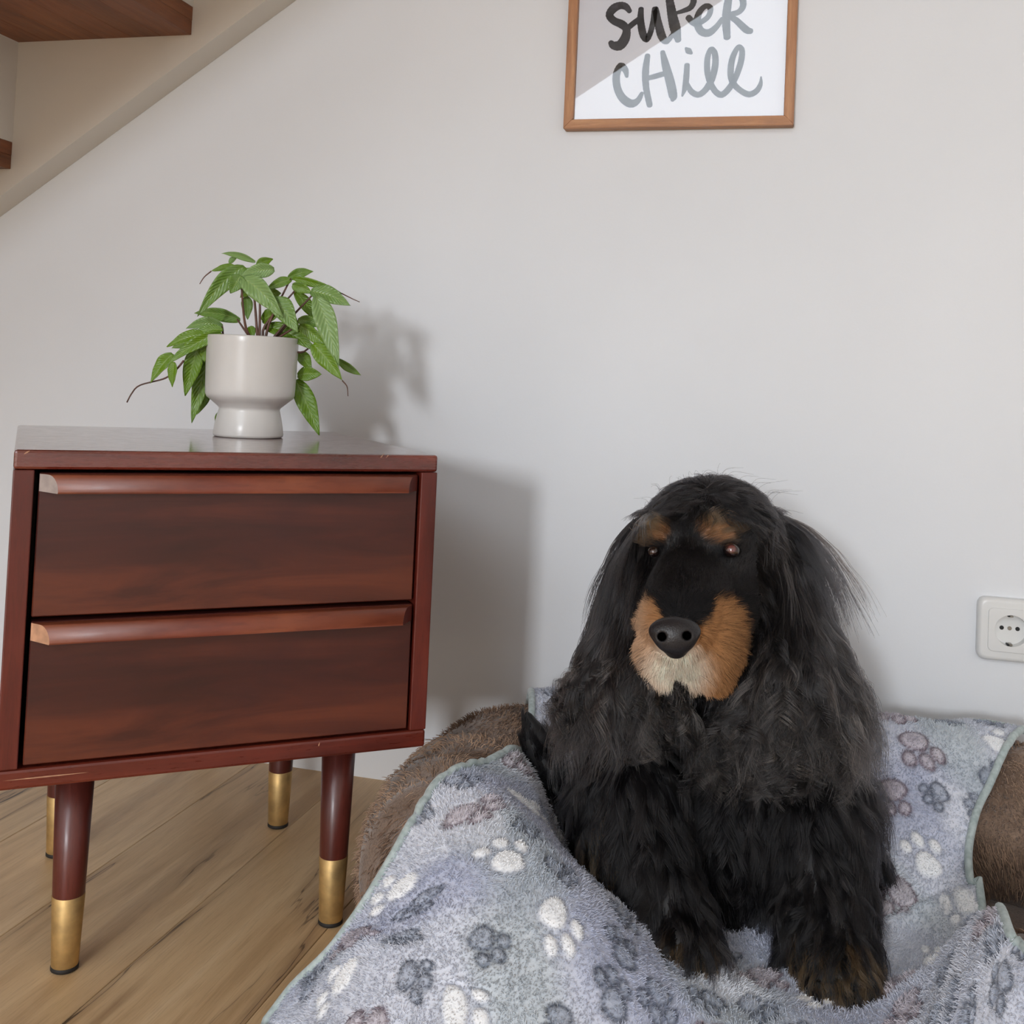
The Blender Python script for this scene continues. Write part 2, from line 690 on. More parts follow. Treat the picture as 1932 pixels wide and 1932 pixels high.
# outer stringer: its mirror image in the picture glass gives the diagonal seen there
dd = ray(1086, 215)
tt = (pA[2] + SL * (CAM[0] - pA[0]) - CAM[2]) / (dd[2] - SL * dd[0])
STAIR_W = min(1.15, max(.8, (CAM + tt * dd)[1]))
tb0 = onY(35, 79, -ST); tb1 = onY(361.5, 67.5, -ST); tt1 = onY(362, 15, -ST)
GO = tb1[0] - tb0[0]
RISE = GO * SL
TTH = tt1[2] - tb1[2]
TZ = (tb0[2] + tb1[2]) / 2
stair = empty('staircase', (pA[0] - 1.2, -STAIR_W / 2, 0))
tag(stair, 'white staircase with brown wooden treads rising along the wall, top left corner', 'staircase')


def stringer(y0, y1):
    zt = lambda x: zlow(x) + .36
    xa = pA[0] - zlow(pA[0]) / SL
    xb = pA[0] + (ZC - .02 - pA[2]) / SL
    pts = [(xa, .0), (xb, ZC - .02), (xb - .36 / SL, ZC - .02), (xa - .25, .36 - .25 * SL), (xa - .25, 0)]
    bm = bmesh.new()
    a = [bm.verts.new((x, y0, z)) for x, z in pts]
    b = [bm.verts.new((x, y1, z)) for x, z in pts]
    bm.faces.new(a); bm.faces.new(b[::-1])
    for i in range(len(pts)):
        j = (i + 1) % len(pts)
        bm.faces.new((a[i], b[i], b[j], a[j]))
    return link('stringer', bm_mesh('stringer', bm), STAIRW, stair)


stringer(-ST, -.0005)
stringer(-STAIR_W, -STAIR_W + ST)
for i in range(-5, 6):
    xa, zb = tb0[0] + i * GO, TZ + i * RISE
    if zb < .05 or zb + TTH + .1 > ZC:
        continue
    tr = link('tread', bm_mesh('tread', box_bm(xa, xa + GO, -STAIR_W + ST, -ST, zb + TTH * .5, zb + TTH, .0008, 1)), TREADM, stair)
    ns = 6
    for s in range(ns):
        w0, w1 = xa + GO * s / ns, xa + GO * (s + 1) / ns
        link('stave', bm_mesh('stave', box_bm(w0 + .0002, w1 - .0002, -STAIR_W + ST + .001, -ST - .0005, zb, zb + TTH * .5 - .0002, .0005, 1)), TREADM, tr)
    if zb - RISE > .05:
        link('riser', bm_mesh('riser', box_bm(xa - .012, xa, -STAIR_W + ST, -ST, zb - RISE + TTH, zb, 0)), STAIRW, stair)

# ------------------------------------------------------------------ nightstand
NW, ND, NZT, NZB = .3861 * S, .3923 * S, .4836 * S, .1943 * S
ns = empty('nightstand', (-.6093 * S, -.3751 * S, 0), .6784)
tag(ns, 'reddish-brown wooden nightstand with two drawers and brass-tipped legs', 'nightstand')
hw, hd, TH = NW / 2, ND / 2, .018
bev = .0028
box('top_panel', -hw, hw, -hd, hd, NZT - TH, NZT, MAHOGT, ns, bev, True)
box('bottom_panel', -hw, hw, -hd, hd, NZB, NZB + TH, MAHOG, ns, bev, True)
for sx in (-1, 1):
    a, b = sorted((sx * hw, sx * (hw - TH)))
    box('side_panel', a, b, -hd, hd, NZB + TH + .0003, NZT - TH - .0003, MAHOGV, ns, .0012, True)
box('back_panel', -hw + TH, hw - TH, hd - .012, hd - .004, NZB + TH, NZT - TH, MAHOG, ns, 0, True)


def pull_mesh(x0, x1, yf, ztop, hgt, out, mitre):
    """quarter-round drawer pull, ends cut back at an angle; returns the bar mesh and both end faces"""
    prof = [(0, 0), (-out * .45, 0)]
    for a in np.linspace(0, math.pi / 2, 8)[1:]:
        prof.append((-out * .45 - out * .55 * math.sin(a), -hgt * (1 - math.cos(a)) * .92))
    prof += [(-out * .98, -hgt), (0, -hgt * .96)]
    bm = bmesh.new()
    L_, R_ = [], []
    for y, z in prof:
        s = mitre * (-y / out)
        L_.append(bm.verts.new((x0 + s, yf + y, ztop + z)))
        R_.append(bm.verts.new((x1 - s, yf + y, ztop + z)))
    n = len(prof)
    for i in range(n):
        j = (i + 1) % n
        f = bm.faces.new((L_[i], L_[j], R_[j], R_[i]))
        f.smooth = 2 <= i < n - 3
    fl = bm.faces.new(L_[::-1]); fr = bm.faces.new(R_)
    fl.material_index = 1
    fr.material_index = 2
    me = bm_mesh('pull', bm)
    return me


di0, di1 = NZB + TH + .003, NZT - TH - .003
mid = (di0 + di1) / 2 - .001
for n_, (z0, z1) in enumerate(((mid + .002, di1), (di0, mid - .002))):
    dr = empty('drawer', (0, 0, z0))
    dr.parent = ns
    yf = -hd + (.0025 if n_ == 0 else .001)
    bm = box_bm(-hw + TH + .0042, hw - TH - .003, yf, yf + .018, 0, z1 - z0, .001, 1)
    link('drawer_front', bm_mesh('drawer_front', bm), DRAWM, dr, True)
    bm = box_bm(-hw + TH + .008, hw - TH - .008, yf + .0182, hd - .02, .006, z1 - z0 - .02, 0)
    link('drawer_box', bm_mesh('drawer_box', bm), MAHOG, dr, True)
    me = pull_mesh(-hw + TH + .0045, hw - TH - .0035, yf - .0001, z1 - z0 - .0008, .0165, .019, .0155)
    po = link('drawer_pull', me, None, dr, True)
    me.materials.append(PULLM)
    me.materials.append(CHIP if n_ == 0 else BAREW)
    me.materials.append(MAHOGL)
    tag(po, 'worn quarter-round wooden pull')
    # pale worn rim around the cut end
FA, FB = .1256 * S, .1254 * S
for sx in (-1, 1):
    for sy in (-1, 1):
        lz = .073
        r_top, r_mid, r_bot = .0188, .0150, .0128
        vs, fs = lathe([(r_mid + .0001, lz - .002), (r_mid + .0002, lz), (r_top, NZB + .0004)], 32, (sx * FA, sy * FB, 0))
        lg = link('leg', new_mesh('leg', vs, fs, True), MAHOGL, ns, True)
        vs, fs = lathe([(r_bot - .0006, .004), (r_bot, .005), (r_mid + .0006, lz - .0008), (r_mid + .0001, lz)], 32, (sx * FA, sy * FB, 0))
        fe = link('ferrule', new_mesh('ferrule', vs, fs, True), BRASS, lg, True)
        tag(fe, 'brushed brass sleeve on the leg end')
        vs, fs = lathe([(r_bot - .001, 0), (r_bot + .0004, .001), (r_bot + .0004, .0042), (r_bot - .001, .005)], 32, (sx * FA, sy * FB, 0))
        link('foot_pad', new_mesh('foot_pad', vs, fs, True), RUBBER, lg, True)
for me_o in [o for o in ns.children if o.name.startswith('leg')]:
    for c in [me_o] + list(me_o.children):
        for p in c.data.polygons:
            if len(p.vertices) > 4:
                p.use_smooth = False
# scuffs on the front edges: thin bare-wood slivers set in the varnish
for n_, (a, z, l, h, rot) in enumerate(((-hw + .028, NZB + .0095, .072, .0016, 0), (hw - .064, NZT - .0035, .006, .0014, .9), (hw - .058, NZT - .0035, .004, .0012, .9),
                                     (-hw + .008, NZT - .004, .006, .0016, .6), (.09, NZB + .012, .004, .0014, 1.3))):
    bm = bmesh.new()
    m_ = 14
    top, bot = [], []
    for i in range(m_ + 1):
        t = i / m_
        wv = h * (.25 + .75 * abs(math.sin(3.1 * t + n_)) * random.uniform(.4, 1)) * (math.sin(math.pi * t) ** .4 + .05)
        x_, z_ = (t - .3 * (n_ == 0)) * l, 0
        c_, s_ = math.cos(rot), math.sin(rot)
        for lst, dz in ((top, wv / 2), (bot, -wv / 2)):
            lst.append(bm.verts.new((a + x_ * c_ - dz * s_, -hd - .0001, z + x_ * s_ + dz * c_)))
    for i in range(m_):
        bm.faces.new((bot[i], bot[i + 1], top[i + 1], top[i]))
    sc_ = link('scuff', bm_mesh('scuff', bm), BAREW, ns, True)

# ------------------------------------------------------------------ potted plant on the nightstand
pot_c = onZ(468, 824, NZT)
PX = lambda x, y: (220 + x * .25880, 450 + y * .25880)     # enlarged-view coordinates -> frame pixels
pl = empty('potted_plant', tuple(pot_c))
tag(pl, 'leafy green plant in a pale grey footed ceramic pot on the nightstand', 'plant')
pdep = proj(pot_c)[2]
u_ = pdep / FPX
prof = [(.2, 0), (60, 0), (64, 2), (65, 6), (62, 26), (57, 48), (56, 52), (58, 56), (70, 66), (80, 74), (82.5, 80), (83, 90), (84, 130), (85, 176), (85.5, 186), (85, 188.5), (83.5, 189), (82, 188), (81.5, 184), (80.5, 174), (.2, 172)]
vs, fs = lathe([(r * u_, z * u_) for r, z in prof], 64, pot_c, cap=False)
pot = link('pot', new_mesh('pot', vs, fs, True), CERAM, pl)
vs, fs = lathe([(.0005, 176 * u_), (40 * u_, 177 * u_), (80 * u_, 174.5 * u_), (80 * u_, 173 * u_)], 48, pot_c, cap=False)
link('soil', new_mesh('soil', vs, fs, True), SOIL, pl)


def leaf(b, t, w, db, dt, bend=.0, tone=.5, fold=.35, tail=None):
    """blade from base pixel b to tip pixel t (enlarged view), w wide, db/dt metres nearer the camera than the pot axis"""
    B = atd(*PX(*b), pdep - db)
    T = atd(*PX(*t), pdep - dt)
    ax = T - B
    ln = np.linalg.norm(ax)
    ax /= ln
    up = np.array([0, 0, 1.0])
    view = -_F
    side = np.cross(ax, view)
    side /= np.linalg.norm(side) + 1e-9
    nrm = np.cross(side, ax)
    W = w * .2588 * u_ / 2 * 1.22
    n, mcols = 14, 6
    vs, uv = [], []
    sag = np.array([0, 0, 1.0]) * ln * bend
    for i in range(n + 1):
        t_ = i / n
        prof_w = (math.sin(math.pi * min(1, t_ * .97 + .03) ** .80) ** .85) * (1 - .25 * t_)
        c = B + ax * ln * t_ + sag * 4 * t_ * (1 - t_) * .5
        tw = .35 * math.sin(2.2 * t_ + tone * 9)
        sd = side * math.cos(tw) + nrm * math.sin(tw)
        nn = np.cross(sd, ax)
        for j in range(mcols + 1):
            a = j / mcols * 2 - 1
            wv = .06 * W * math.sin(t_ * 17 + a * 2 + tone * 20) * abs(a)
            vs.append(c + sd * a * W * prof_w + nn * (abs(a) * W * fold * prof_w + wv))
            uv.append((t_, a, tone))
    fs = []
    for i in range(n):
        for j in range(mcols):
            k = i * (mcols + 1) + j
            fs.append((k, k + 1, k + mcols + 2, k + mcols + 1))
    me = new_mesh('leaf', vs, fs, True)
    at = me.attributes.new('leafuv', 'FLOAT_VECTOR', 'POINT')
    at.data.foreach_set('vector', np.array(uv, np.float32).ravel())
    lo = link('leaf', me, LEAF, pl)
    so = lo.modifiers.new('thick', 'SOLIDIFY')
    so.thickness = .0006
    if tail is not None:
        P = [T, *[atd(*PX(*q), pdep - dt) for q in tail]]
        vs, fs = tube(catmull(P, 12), np.linspace(.0009, .0005, 12), 6)
        link('leaf_tail', new_mesh('leaf_tail', vs, fs, True), STEM, lo)


LEAVES = [
    ((1010, 170), (765, 108), 46, .00, -.02, .10, .85), ((1150, 225), (900, 275), 96, .02, .03, .10, .9), ((1020, 190), (1140, 150), 62, .0, -.01, .05, .35),
    ((935, 205), (590, 570), 120, .015, .03, .22, .75), ((860, 200), (690, 238), 46, -.01, -.02, .05, .45, .35, [(640, 280), (605, 332)]), ((905, 270), (830, 400), 112, .03, .035, .10, .7),
    ((912, 285), (1215, 575), 140, .03, .045, .14, .95), ((1130, 440), (1322, 690), 140, .035, .04, .2, .85), ((900, 595), (565, 545), 92, -.02, -.04, .12, .8),
    ((950, 420), (955, 590), 76, -.02, -.02, .05, .65), ((1275, 300), (1085, 375), 66, .0, .01, .12, .6), ((1250, 285), (1435, 240), 70, -.01, -.02, .12, .55),
    ((1285, 290), (1640, 400), 56, .0, .0, .06, .4, .3, [(1720, 440), (1772, 463)]), ((1280, 340), (1425, 400), 76, .01, .01, .12, .5), ((1300, 390), (1500, 640), 84, -.01, -.02, .08, .2),
    ((1415, 385), (1705, 490), 118, .01, .02, .12, .85), ((1455, 420), (1622, 940), 140, .02, .03, .12, .9), ((1080, 640), (1470, 830), 108, -.01, .0, .16, .12),
    ((1320, 595), (1505, 650), 76, .0, .0, .16, .6), ((1330, 635), (1560, 830), 92, .01, .02, .16, .45), ((1430, 770), (1645, 1035), 120, .02, .03, .10, .25, .35, [(1680, 1080), (1687, 1150)]),
    ((1610, 880), (1782, 997), 56, -.01, -.02, -.06, .55), ((1330, 830), (1420, 960), 86, -.02, -.02, .05, .1), ((1318, 1000), (1495, 990), 100, -.02, -.02, .12, .2),
    ((1305, 1030), (1478, 1435), 132, -.025, -.02, .05, .08), ((775, 640), (505, 655), 92, .0, .01, .22, .9), ((775, 665), (545, 705), 66, .01, .01, .16, .5),
    ((650, 700), (365, 790), 88, .01, .02, .14, .4), ((765, 690), (365, 925), 84, .02, .03, .16, .2), ((410, 840), (245, 1055), 92, .02, .03, .16, .3),
    ((415, 900), (405, 1082), 66, .03, .03, .0, .35), ((590, 780), (500, 1148), 116, .01, .01, .05, .1), ((680, 800), (548, 1345), 118, -.02, -.01, .05, .12),
    ((660, 1090), (585, 1285), 84, -.03, -.03, .02, .15), ((700, 770), (620, 855), 70, .0, .0, .1, .1), ((760, 1260), (720, 1350), 46, -.045, -.05, .0, .1),
    ((1000, 350), (900, 430), 80, -.01, -.01, .05, .3), ((1090, 420), (1200, 400), 80, -.02, -.02, .2, .25), ((1060, 600), (1190, 540), 96, -.01, .0, .1, .15),
    ((820, 180), (880, 130), 40, -.02, -.02, .1, .8), ((1010, 230), (840, 330), 70, -.02, -.02, .1, .4), ((1180, 470), (1330, 640), 70, -.02, -.03, .1, .15),
    ((1370, 640), (1480, 780), 80, -.02, -.02, .1, .2), ((720, 720), (480, 760), 70, -.02, -.02, .12, .15), ((560, 760), (400, 800), 60, -.01, -.01, .12, .2),
    ((640, 780), (640, 900), 60, .01, .01, .0, .2), ((1240, 640), (1400, 700), 60, -.03, -.03, .1, .1), ((1500, 800), (1600, 900), 60, .0, .0, .1, .2),
    ((970, 640), (1000, 720), 60, -.01, -.01, 0, .15), ((1480, 720), (1530, 660), 60, -.01, -.01, 0, .15),
]
for L_ in LEAVES:
    leaf(*L_)
sbase = pot_c + np.array([0, 0, 172 * u_])
for tip, mid_, d in (((905, 290), (940, 640), .03), ((880, 590), (950, 690), -.015), ((1040, 280), (1045, 520), .0), ((985, 230), (1010, 500), .0), ((1270, 290), (1120, 600), .0), ((1425, 415), (1250, 600), .012),
                     ((1300, 380), (1080, 640), -.005), ((1250, 620), (1160, 720), .0), ((770, 640), (800, 735), .005), ((660, 790), (740, 740), .005), ((1400, 800), (1330, 830), -.01), ((1310, 640), (1200, 710), .015)):
    x0 = 1040 + (tip[0] - 1040) * .16
    x0 = min(1230, max(800, x0))
    A = atd(*PX(x0, 775), pdep - d * .3)
    Mm = atd(*PX(*mid_), pdep - d * .6)
    T = atd(*PX(*tip), pdep - d)
    vs, fs = tube(catmull([A, Mm, T], 14), np.linspace(.0019, .0011, 14), 8)
    link('stem', new_mesh('stem', vs, fs, True), STEM, pl)
tp = [atd(*PX(*q), pdep - .025) for q in ((490, 890), (430, 960), (350, 1020), (170, 1070), (110, 1130), (75, 1195))]
vs, fs = tube(catmull(tp, 24), np.linspace(.0013, .0008, 24), 6)
link('runner', new_mesh('runner', vs, fs, True), STEM, pl)

# ------------------------------------------------------------------ framed print
pic = empty('framed_print', tuple(onY(1284, 245, 0)))
tag(pic, 'oak-framed white print with brush lettering hanging on the wall', 'picture')
PX0, PX1, PZ0 = -.3075 * S, -.0039 * S, .908 * S
PZ1 = PZ0 + .425
FW, FD = .0135, .018
for nm, a, b, c, d, mt in (('frame_rail', PX0, PX1, PZ0, PZ0 + FW, OAKFR), ('frame_rail', PX0, PX1, PZ1 - FW, PZ1, OAKFR)):
    bm = bmesh.new()
    inset = FW if c == PZ0 else -FW
    zo, zi = (c, d) if c == PZ0 else (d, c)
    pts = [(a, zo), (b, zo), (b - FW, zi), (a + FW, zi)]
    f = [bm.verts.new((x, -FD, z)) for x, z in pts]
    g_ = [bm.verts.new((x, -.0006, z)) for x, z in pts]
    bm.faces.new(f); bm.faces.new(g_[::-1])
    for i in range(4):
        bm.faces.new((f[i], g_[i], g_[(i + 1) % 4], f[(i + 1) % 4]))
    bmesh.ops.recalc_face_normals(bm, faces=bm.faces)
    bmesh.ops.bevel(bm, geom=list(bm.edges), offset=.0009, segments=2, affect='EDGES')
    link(nm, bm_mesh(nm, bm), mt, pic)
for xo, xi in ((PX0, PX0 + FW), (PX1, PX1 - FW)):
    bm = bmesh.new()
    pts = [(xo, PZ0), (xo, PZ1), (xi, PZ1 - FW), (xi, PZ0 + FW)]
    f = [bm.verts.new((x, -FD, z)) for x, z in pts]
    g_ = [bm.verts.new((x, -.0006, z)) for x, z in pts]
    bm.faces.new(f); bm.faces.new(g_[::-1])
    for i in range(4):
        bm.faces.new((f[i], g_[i], g_[(i + 1) % 4], f[(i + 1) % 4]))
    bmesh.ops.recalc_face_normals(bm, faces=bm.faces)
    bmesh.ops.bevel(bm, geom=list(bm.edges), offset=.0009, segments=2, affect='EDGES')
    link('frame_rail', bm_mesh('frame_rail', bm), OAKFV, pic)
print_o = box('print_sheet', PX0 + FW + .0004, PX1 - FW - .0004, -.0072, -.0050, PZ0 + FW + .0004, PZ1 - FW - .0004, PAPER, pic)
box('glass_pane', PX0 + FW + .0002, PX1 - FW - .0002, -.0125, -.0105, PZ0 + FW + .0002, PZ1 - FW - .0002, GLASS, pic)
LX = lambda x, y: (1040 + x * .25880, y * .25880)
GLYPHS = [
    [[(572, 82, 36), (545, 50, 50), (505, 40, 56), (455, 62, 66), (425, 108, 58), (455, 150, 56), (515, 178, 62), (548, 215, 58), (538, 280, 74), (500, 330, 76), (455, 330, 62), (432, 310, 40)],
     [(540, 222, 40), (590, 178, 44), (640, 140, 42)]],
    [[(655, 66, 40), (652, 150, 52), (668, 245, 56), (695, 288, 44), (722, 240, 42), (745, 150, 44), (758, 66, 46), (778, 160, 56), (805, 260, 62), (838, 302, 44), (878, 262, 36), (905, 215, 28)]],
    [[(852, -60, 50), (866, 20, 60), (884, 120, 72), (905, 210, 78), (925, 292, 46)], [(866, -50, 40), (960, -60, 44), (1035, -15, 46), (1020, 50, 44), (960, 80, 34), (905, 96, 24)]],
    [[(1000, 128, 46), (1040, 168, 46), (1085, 165, 40), (1145, 120, 40), (1160, 60, 42), (1125, 45, 40), (1080, 90, 46), (1065, 160, 56), (1090, 225, 56), (1145, 240, 56), (1200, 200, 44), (1245, 140, 34)]],
    [[(1305, -70, 44), (1285, 40, 58), (1275, 150, 60), (1282, 272, 50)], [(1290, -50, 40), (1370, -50, 46), (1400, 30, 46), (1370, 85, 42), (1300, 112, 40), (1350, 150, 46), (1420, 215, 52), (1455, 228, 40)]],
    [[(552, 558, 26), (540, 510, 46), (505, 482, 52), (475, 550, 56), (482, 640, 56), (520, 715, 60), (580, 755, 62), (630, 735, 46), (662, 680, 30)]],
    [[(702, 405, 40), (688, 520, 52), (692, 640, 48), (718, 768, 44)], [(812, 380, 36), (835, 480, 58), (868, 600, 66), (888, 700, 62), (884, 730, 30)], [(705, 570, 36), (760, 556, 40), (830, 535, 40)]],
    [[(990, 475, 40), (985, 560, 44), (975, 640, 40), (955, 700, 14)], [(982, 352, 20), (1000, 370, 46), (1022, 388, 24)]],
    [[(985, 600, 30), (1020, 665, 42), (1070, 690, 44), (1120, 660, 46), (1165, 590, 50), (1195, 480, 48), (1192, 390, 44), (1165, 358, 36), (1140, 420, 42), (1138, 520, 44), (1160, 610, 44)]],
    [[(1160, 610, 44), (1200, 670, 44), (1245, 690, 46), (1300, 640, 46), (1350, 550, 44), (1385, 440, 44), (1390, 365, 40), (1362, 345, 36), (1320, 430, 44), (1308, 540, 46), (1330, 610, 44), (1380, 660, 42), (1440, 688, 44), (1495, 665, 42), (1525, 615, 32), (1530, 560, 10)]],
]
for gi, strokes in enumerate(GLYPHS):
    bm = bmesh.new()
    for si, st in enumerate(strokes):
        W3 = []
        for x, y, w in st:
            p = onY(*LX(x, y), -.0074)
            W3.append((p[0], p[2], w * .2588 * (CAM[1] * -1) / FPX * 1.0))
        c = catmull(W3, 12 * len(st))
        tn = np.gradient(c[:, :2], axis=0)
        tn /= np.linalg.norm(tn, axis=1)[:, None] + 1e-9
        nn = np.stack([-tn[:, 1], tn[:, 0]], 1)
        wob = 1 + .05 * np.sin(np.arange(len(c)) * 1.7 + gi)
        h = c[:, 2:3] / 2 * wob[:, None]
        lift = -.00735 - .00008 * (si + (gi % 2) * 2)
        a = [bm.verts.new((q[0], lift, q[1])) for q in c[:, :2] + nn * h]
        b = [bm.verts.new((q[0], lift, q[1])) for q in c[:, :2] - nn * h]
        for i in range(len(c) - 1):
            bm.faces.new((a[i], a[i + 1], b[i + 1], b[i]))
        for end in (0, len(c) - 1):                     # rounded brush ends
            ctr = bm.verts.new((c[end, 0], lift, c[end, 1]))
            sgn = -1 if end == 0 else 1
            ring = []
            for q in np.linspace(-math.pi / 2, math.pi / 2, 7):
                d = nn[end] * math.sin(q) + tn[end] * sgn * math.cos(q) * .8
                ring.append(bm.verts.new((c[end, 0] + d[0] * h[end, 0], lift, c[end, 1] + d[1] * h[end, 0])))
            for i in range(6):
                bm.faces.new((ctr, ring[i], ring[i + 1]))
    link('letter', bm_mesh('letter', bm), INK, print_o)

# ------------------------------------------------------------------ wall socket
sk = empty('wall_socket', (.2910, 0, .3025))
tag(sk, 'white plastic two-pin power socket on the wall at right edge', 'socket')
sx0, sz0, sw = .2492, .2630, .0805
scx, scz = sx0 + sw / 2, sz0 + sw / 2


def rounded_plate(name, half, rc, y0, y1, crown, mat, hole=None, seg=8):
    """rounded-square plate from the wall (y0) out to y1 with a crowned edge; hole = radius of a round opening"""
    def ring(h, r):
        fine = []
        for cx, cz, a0 in ((h - r, h - r, 0), (-h + r, h - r, 90), (-h + r, -h + r, 180), (h - r, -h + r, 270)):
            for i in range(25):
                a = math.radians(a0 + 90 * i / 24)
                fine.append((cx + r * math.cos(a), cz + r * math.sin(a)))
        fine = np.array(fine + [fine[0]])
        fine = np.concatenate([np.linspace(p_, q_, 12, endpoint=False) for p_, q_ in zip(fine, fine[1:])])
        an = np.unwrap(np.arctan2(fine[:, 1], fine[:, 0]))
        o_ = np.argsort(an)
        rad_ = np.hypot(fine[:, 0], fine[:, 1])
        ta_ = np.linspace(-math.pi, math.pi, 72, endpoint=False)
        rr2 = np.interp(ta_, an[o_], rad_[o_], period=2 * math.pi)
        return [(q_ * math.cos(t_), q_ * math.sin(t_)) for q_, t_ in zip(rr2, ta_)]
    rings = [(half, rc, y0)]
    for q in np.linspace(0, math.pi / 2, 7):
        rings.append((half - crown * (1 - math.cos(q)), max(.0005, rc - crown * (1 - math.cos(q)) * .6), y1 + (crown * (1 - math.sin(q)) if y1 < y0 else 0)))
    vs, fs = [], []
    m_ = 72
    for h, r, y in rings:
        for x, z in ring(h, r):
            vs.append((scx + x, y, scz + z))
    if hole:
        last = ring(*rings[-1][:2])
        for x, z in last:
            a = math.atan2(z, x)
            vs.append((scx + hole * math.cos(a), rings[-1][2], scz + hole * math.sin(a)))
    nr = len(vs) // m_
    for i in range(nr - 1):
        for k_ in range(m_):
            k2 = (k_ + 1) % m_
            fs.append((i * m_ + k_, i * m_ + k2, (i + 1) * m_ + k2, (i + 1) * m_ + k_))
    if not hole:
        fs.append(tuple((nr - 1) * m_ + k_ for k_ in range(m_)))
    bm = bmesh.new()
    bv = [bm.verts.new(v) for v in vs]
    for f in fs:
        bm.faces.new([bv[i] for i in f])
    return link(name, bm_mesh(name, bm, True), mat, sk)


rounded_plate('surround', sw / 2, .010, 0, -.0125, .006, PLAST, hole=.0205)
rounded_plate('insert_plate', sw / 2 - .0125, .006, -.0120, -.0140, .0008, PLAST, hole=.0203)
# recessed well
wp = [(.0203, -.0139), (.0200, -.0138), (.0196, -.001), (.0002, -.0008)]
vs, fs = [], []
for r, y in wp:
    for k_ in range(40):
        a = 2 * math.pi * k_ / 40
        vs.append((scx + r * math.cos(a), y, scz + r * math.sin(a)))
for i in range(len(wp) - 1):
    for k_ in range(40):
        k2 = (k_ + 1) % 40
        fs.append((i * 40 + k_, i * 40 + k2, (i + 1) * 40 + k2, (i + 1) * 40 + k_))
link('socket_well', new_mesh('socket_well', vs, fs), PLAST, sk)


def disc(name, x, z, r, y0, y1, mat):
    vs, fs = [], []
    for y, rr in ((y0, r), (y1 + .0002, r), (y1, r * .9)):
        for k_ in range(20):
            a = 2 * math.pi * k_ / 20
            vs.append((scx + x + rr * math.cos(a), y, scz + z + rr * math.sin(a)))
    for i in range(2):
        for k_ in range(20):
            k2 = (k_ + 1) % 20
            fs.append((i * 20 + k_, i * 20 + k2, (i + 1) * 20 + k2, (i + 1) * 20 + k_))
    fs.append(tuple(40 + k_ for k_ in range(20)))
    return link(name, new_mesh(name, vs, fs), mat, sk)


disc('pin_hole', -.0095, .001, .0027, -.001, -.0014, HOLE)
disc('pin_hole', .0095, .001, .0027, -.001, -.0014, HOLE)
disc('screw', 0, .001, .0026, -.001, -.0016, METAL)
for s in (-1, 1):
    bm = box_bm(scx - .002, scx + .002, -.0125, -.002, scz + s * .0182 - .0012, scz + s * .0182 + .0012, .0004, 1)
    link('earth_clip', bm_mesh('earth_clip', bm), METAL, sk)
    bm = box_bm(scx - .0045, scx - .0022, -.0130, -.002, scz + s * .0186 - .0012, scz + s * .0186 + .0012, .0003, 1)
    link('clip_slot', bm_mesh('clip_slot', bm), HOLE, sk)

# ------------------------------------------------------------------ dog bed (plan-view signed distance to the bolster's centre line)
BC, BH, BRC, BRT = np.array([.05, -.345]), np.array([.38, .228]), .20, .098


def ring_sd(x, y):
    qx, qy = np.abs(x - BC[0]) - (BH[0] - BRC), np.abs(y - BC[1]) - (BH[1] - BRC)
    return np.hypot(np.maximum(qx, 0), np.maximum(qy, 0)) + np.minimum(np.maximum(qx, qy), 0) - BRC


def sstep(a, b, v):
    t = np.clip((np.asarray(v, float) - a) / (b - a), 0, 1)
    return t * t * (3 - 2 * t)


def bolster_top(x, y):
    """height of the stuffed rim: full at the back and sides, pressed down at the front by the dog"""
    front = np.interp(x, [-.34, -.26, -.17, -.085, .0, .09, .125, .17, .24, .32], [.195, .185, .150, .086, .060, .058, .085, .160, .185, .195])
    wf = sstep(-.38, -.50, y)
    return .196 * (1 - wf) + front * wf


def bed_height(x, y):
    s = ring_sd(x, y)
    top = bolster_top(x, y)
    z = np.where(np.abs(s) < BRT, top * (.5 + .5 * np.sqrt(np.clip(1 - (s / BRT) ** 2, 0, 1))), 0)
    return np.maximum(z, np.where(s < 0, .046 + .008 * np.cos(x * 9), 0))


bed = empty('dog_bed', (BC[0], BC[1], 0))
tag(bed, 'brown plush dog bed with a fat round rim under the paw-print blanket', 'dog bed')


def mat_plush():
    g = NT('brown_plush')
    p = g.obj()
    n = g.noise(p, 18, 4, .6)
    f = g.noise(p, 420, 3, .6)
    c = g.ramp(n, [(.3, srgb(112, 90, 74)), (.7, srgb(160, 134, 114))])
    c = g.mix(g.maprange(f, .35, .6, .5, 0), c, srgb(66, 48, 36))
    g.principled(c, .9, normal=g.bump(f, .5, .002), **{'Sheen Weight': .4, 'Sheen Roughness': .4})
    return g.mat


PLUSH = mat_plush()
ring_pts = []
nth = 220
cc = BH - BRC
per = [(cc[0], cc[1], 0), (-cc[0], cc[1], 90), (-cc[0], -cc[1], 180), (cc[0], -cc[1], 270)]
raw = []
for cx, cy, a0 in per:
    for i in range(30):
        a = math.radians(a0 + 90 * i / 29)
        raw.append((BC[0] + cx + BRC * math.cos(a), BC[1] + cy + BRC * math.sin(a), math.cos(a), math.sin(a)))
raw.append(raw[0])
raw = np.array(raw)
cum = np.concatenate([[0], np.cumsum(np.hypot(*np.diff(raw[:, :2], axis=0).T))])
ss = np.linspace(0, cum[-1], nth, endpoint=False)
ringp = np.stack([np.interp(ss, cum, raw[:, i]) for i in range(4)], 1)
nph = 48
ph = np.linspace(0, 2 * math.pi, nph, endpoint=False)
TT, PP = np.meshgrid(np.arange(nth), ph, indexing='ij')
rp = ringp[TT]
nl = np.hypot(rp[..., 2], rp[..., 3])
nxx, nyy = rp[..., 2] / nl, rp[..., 3] / nl
topz = bolster_top(rp[..., 0], rp[..., 1])
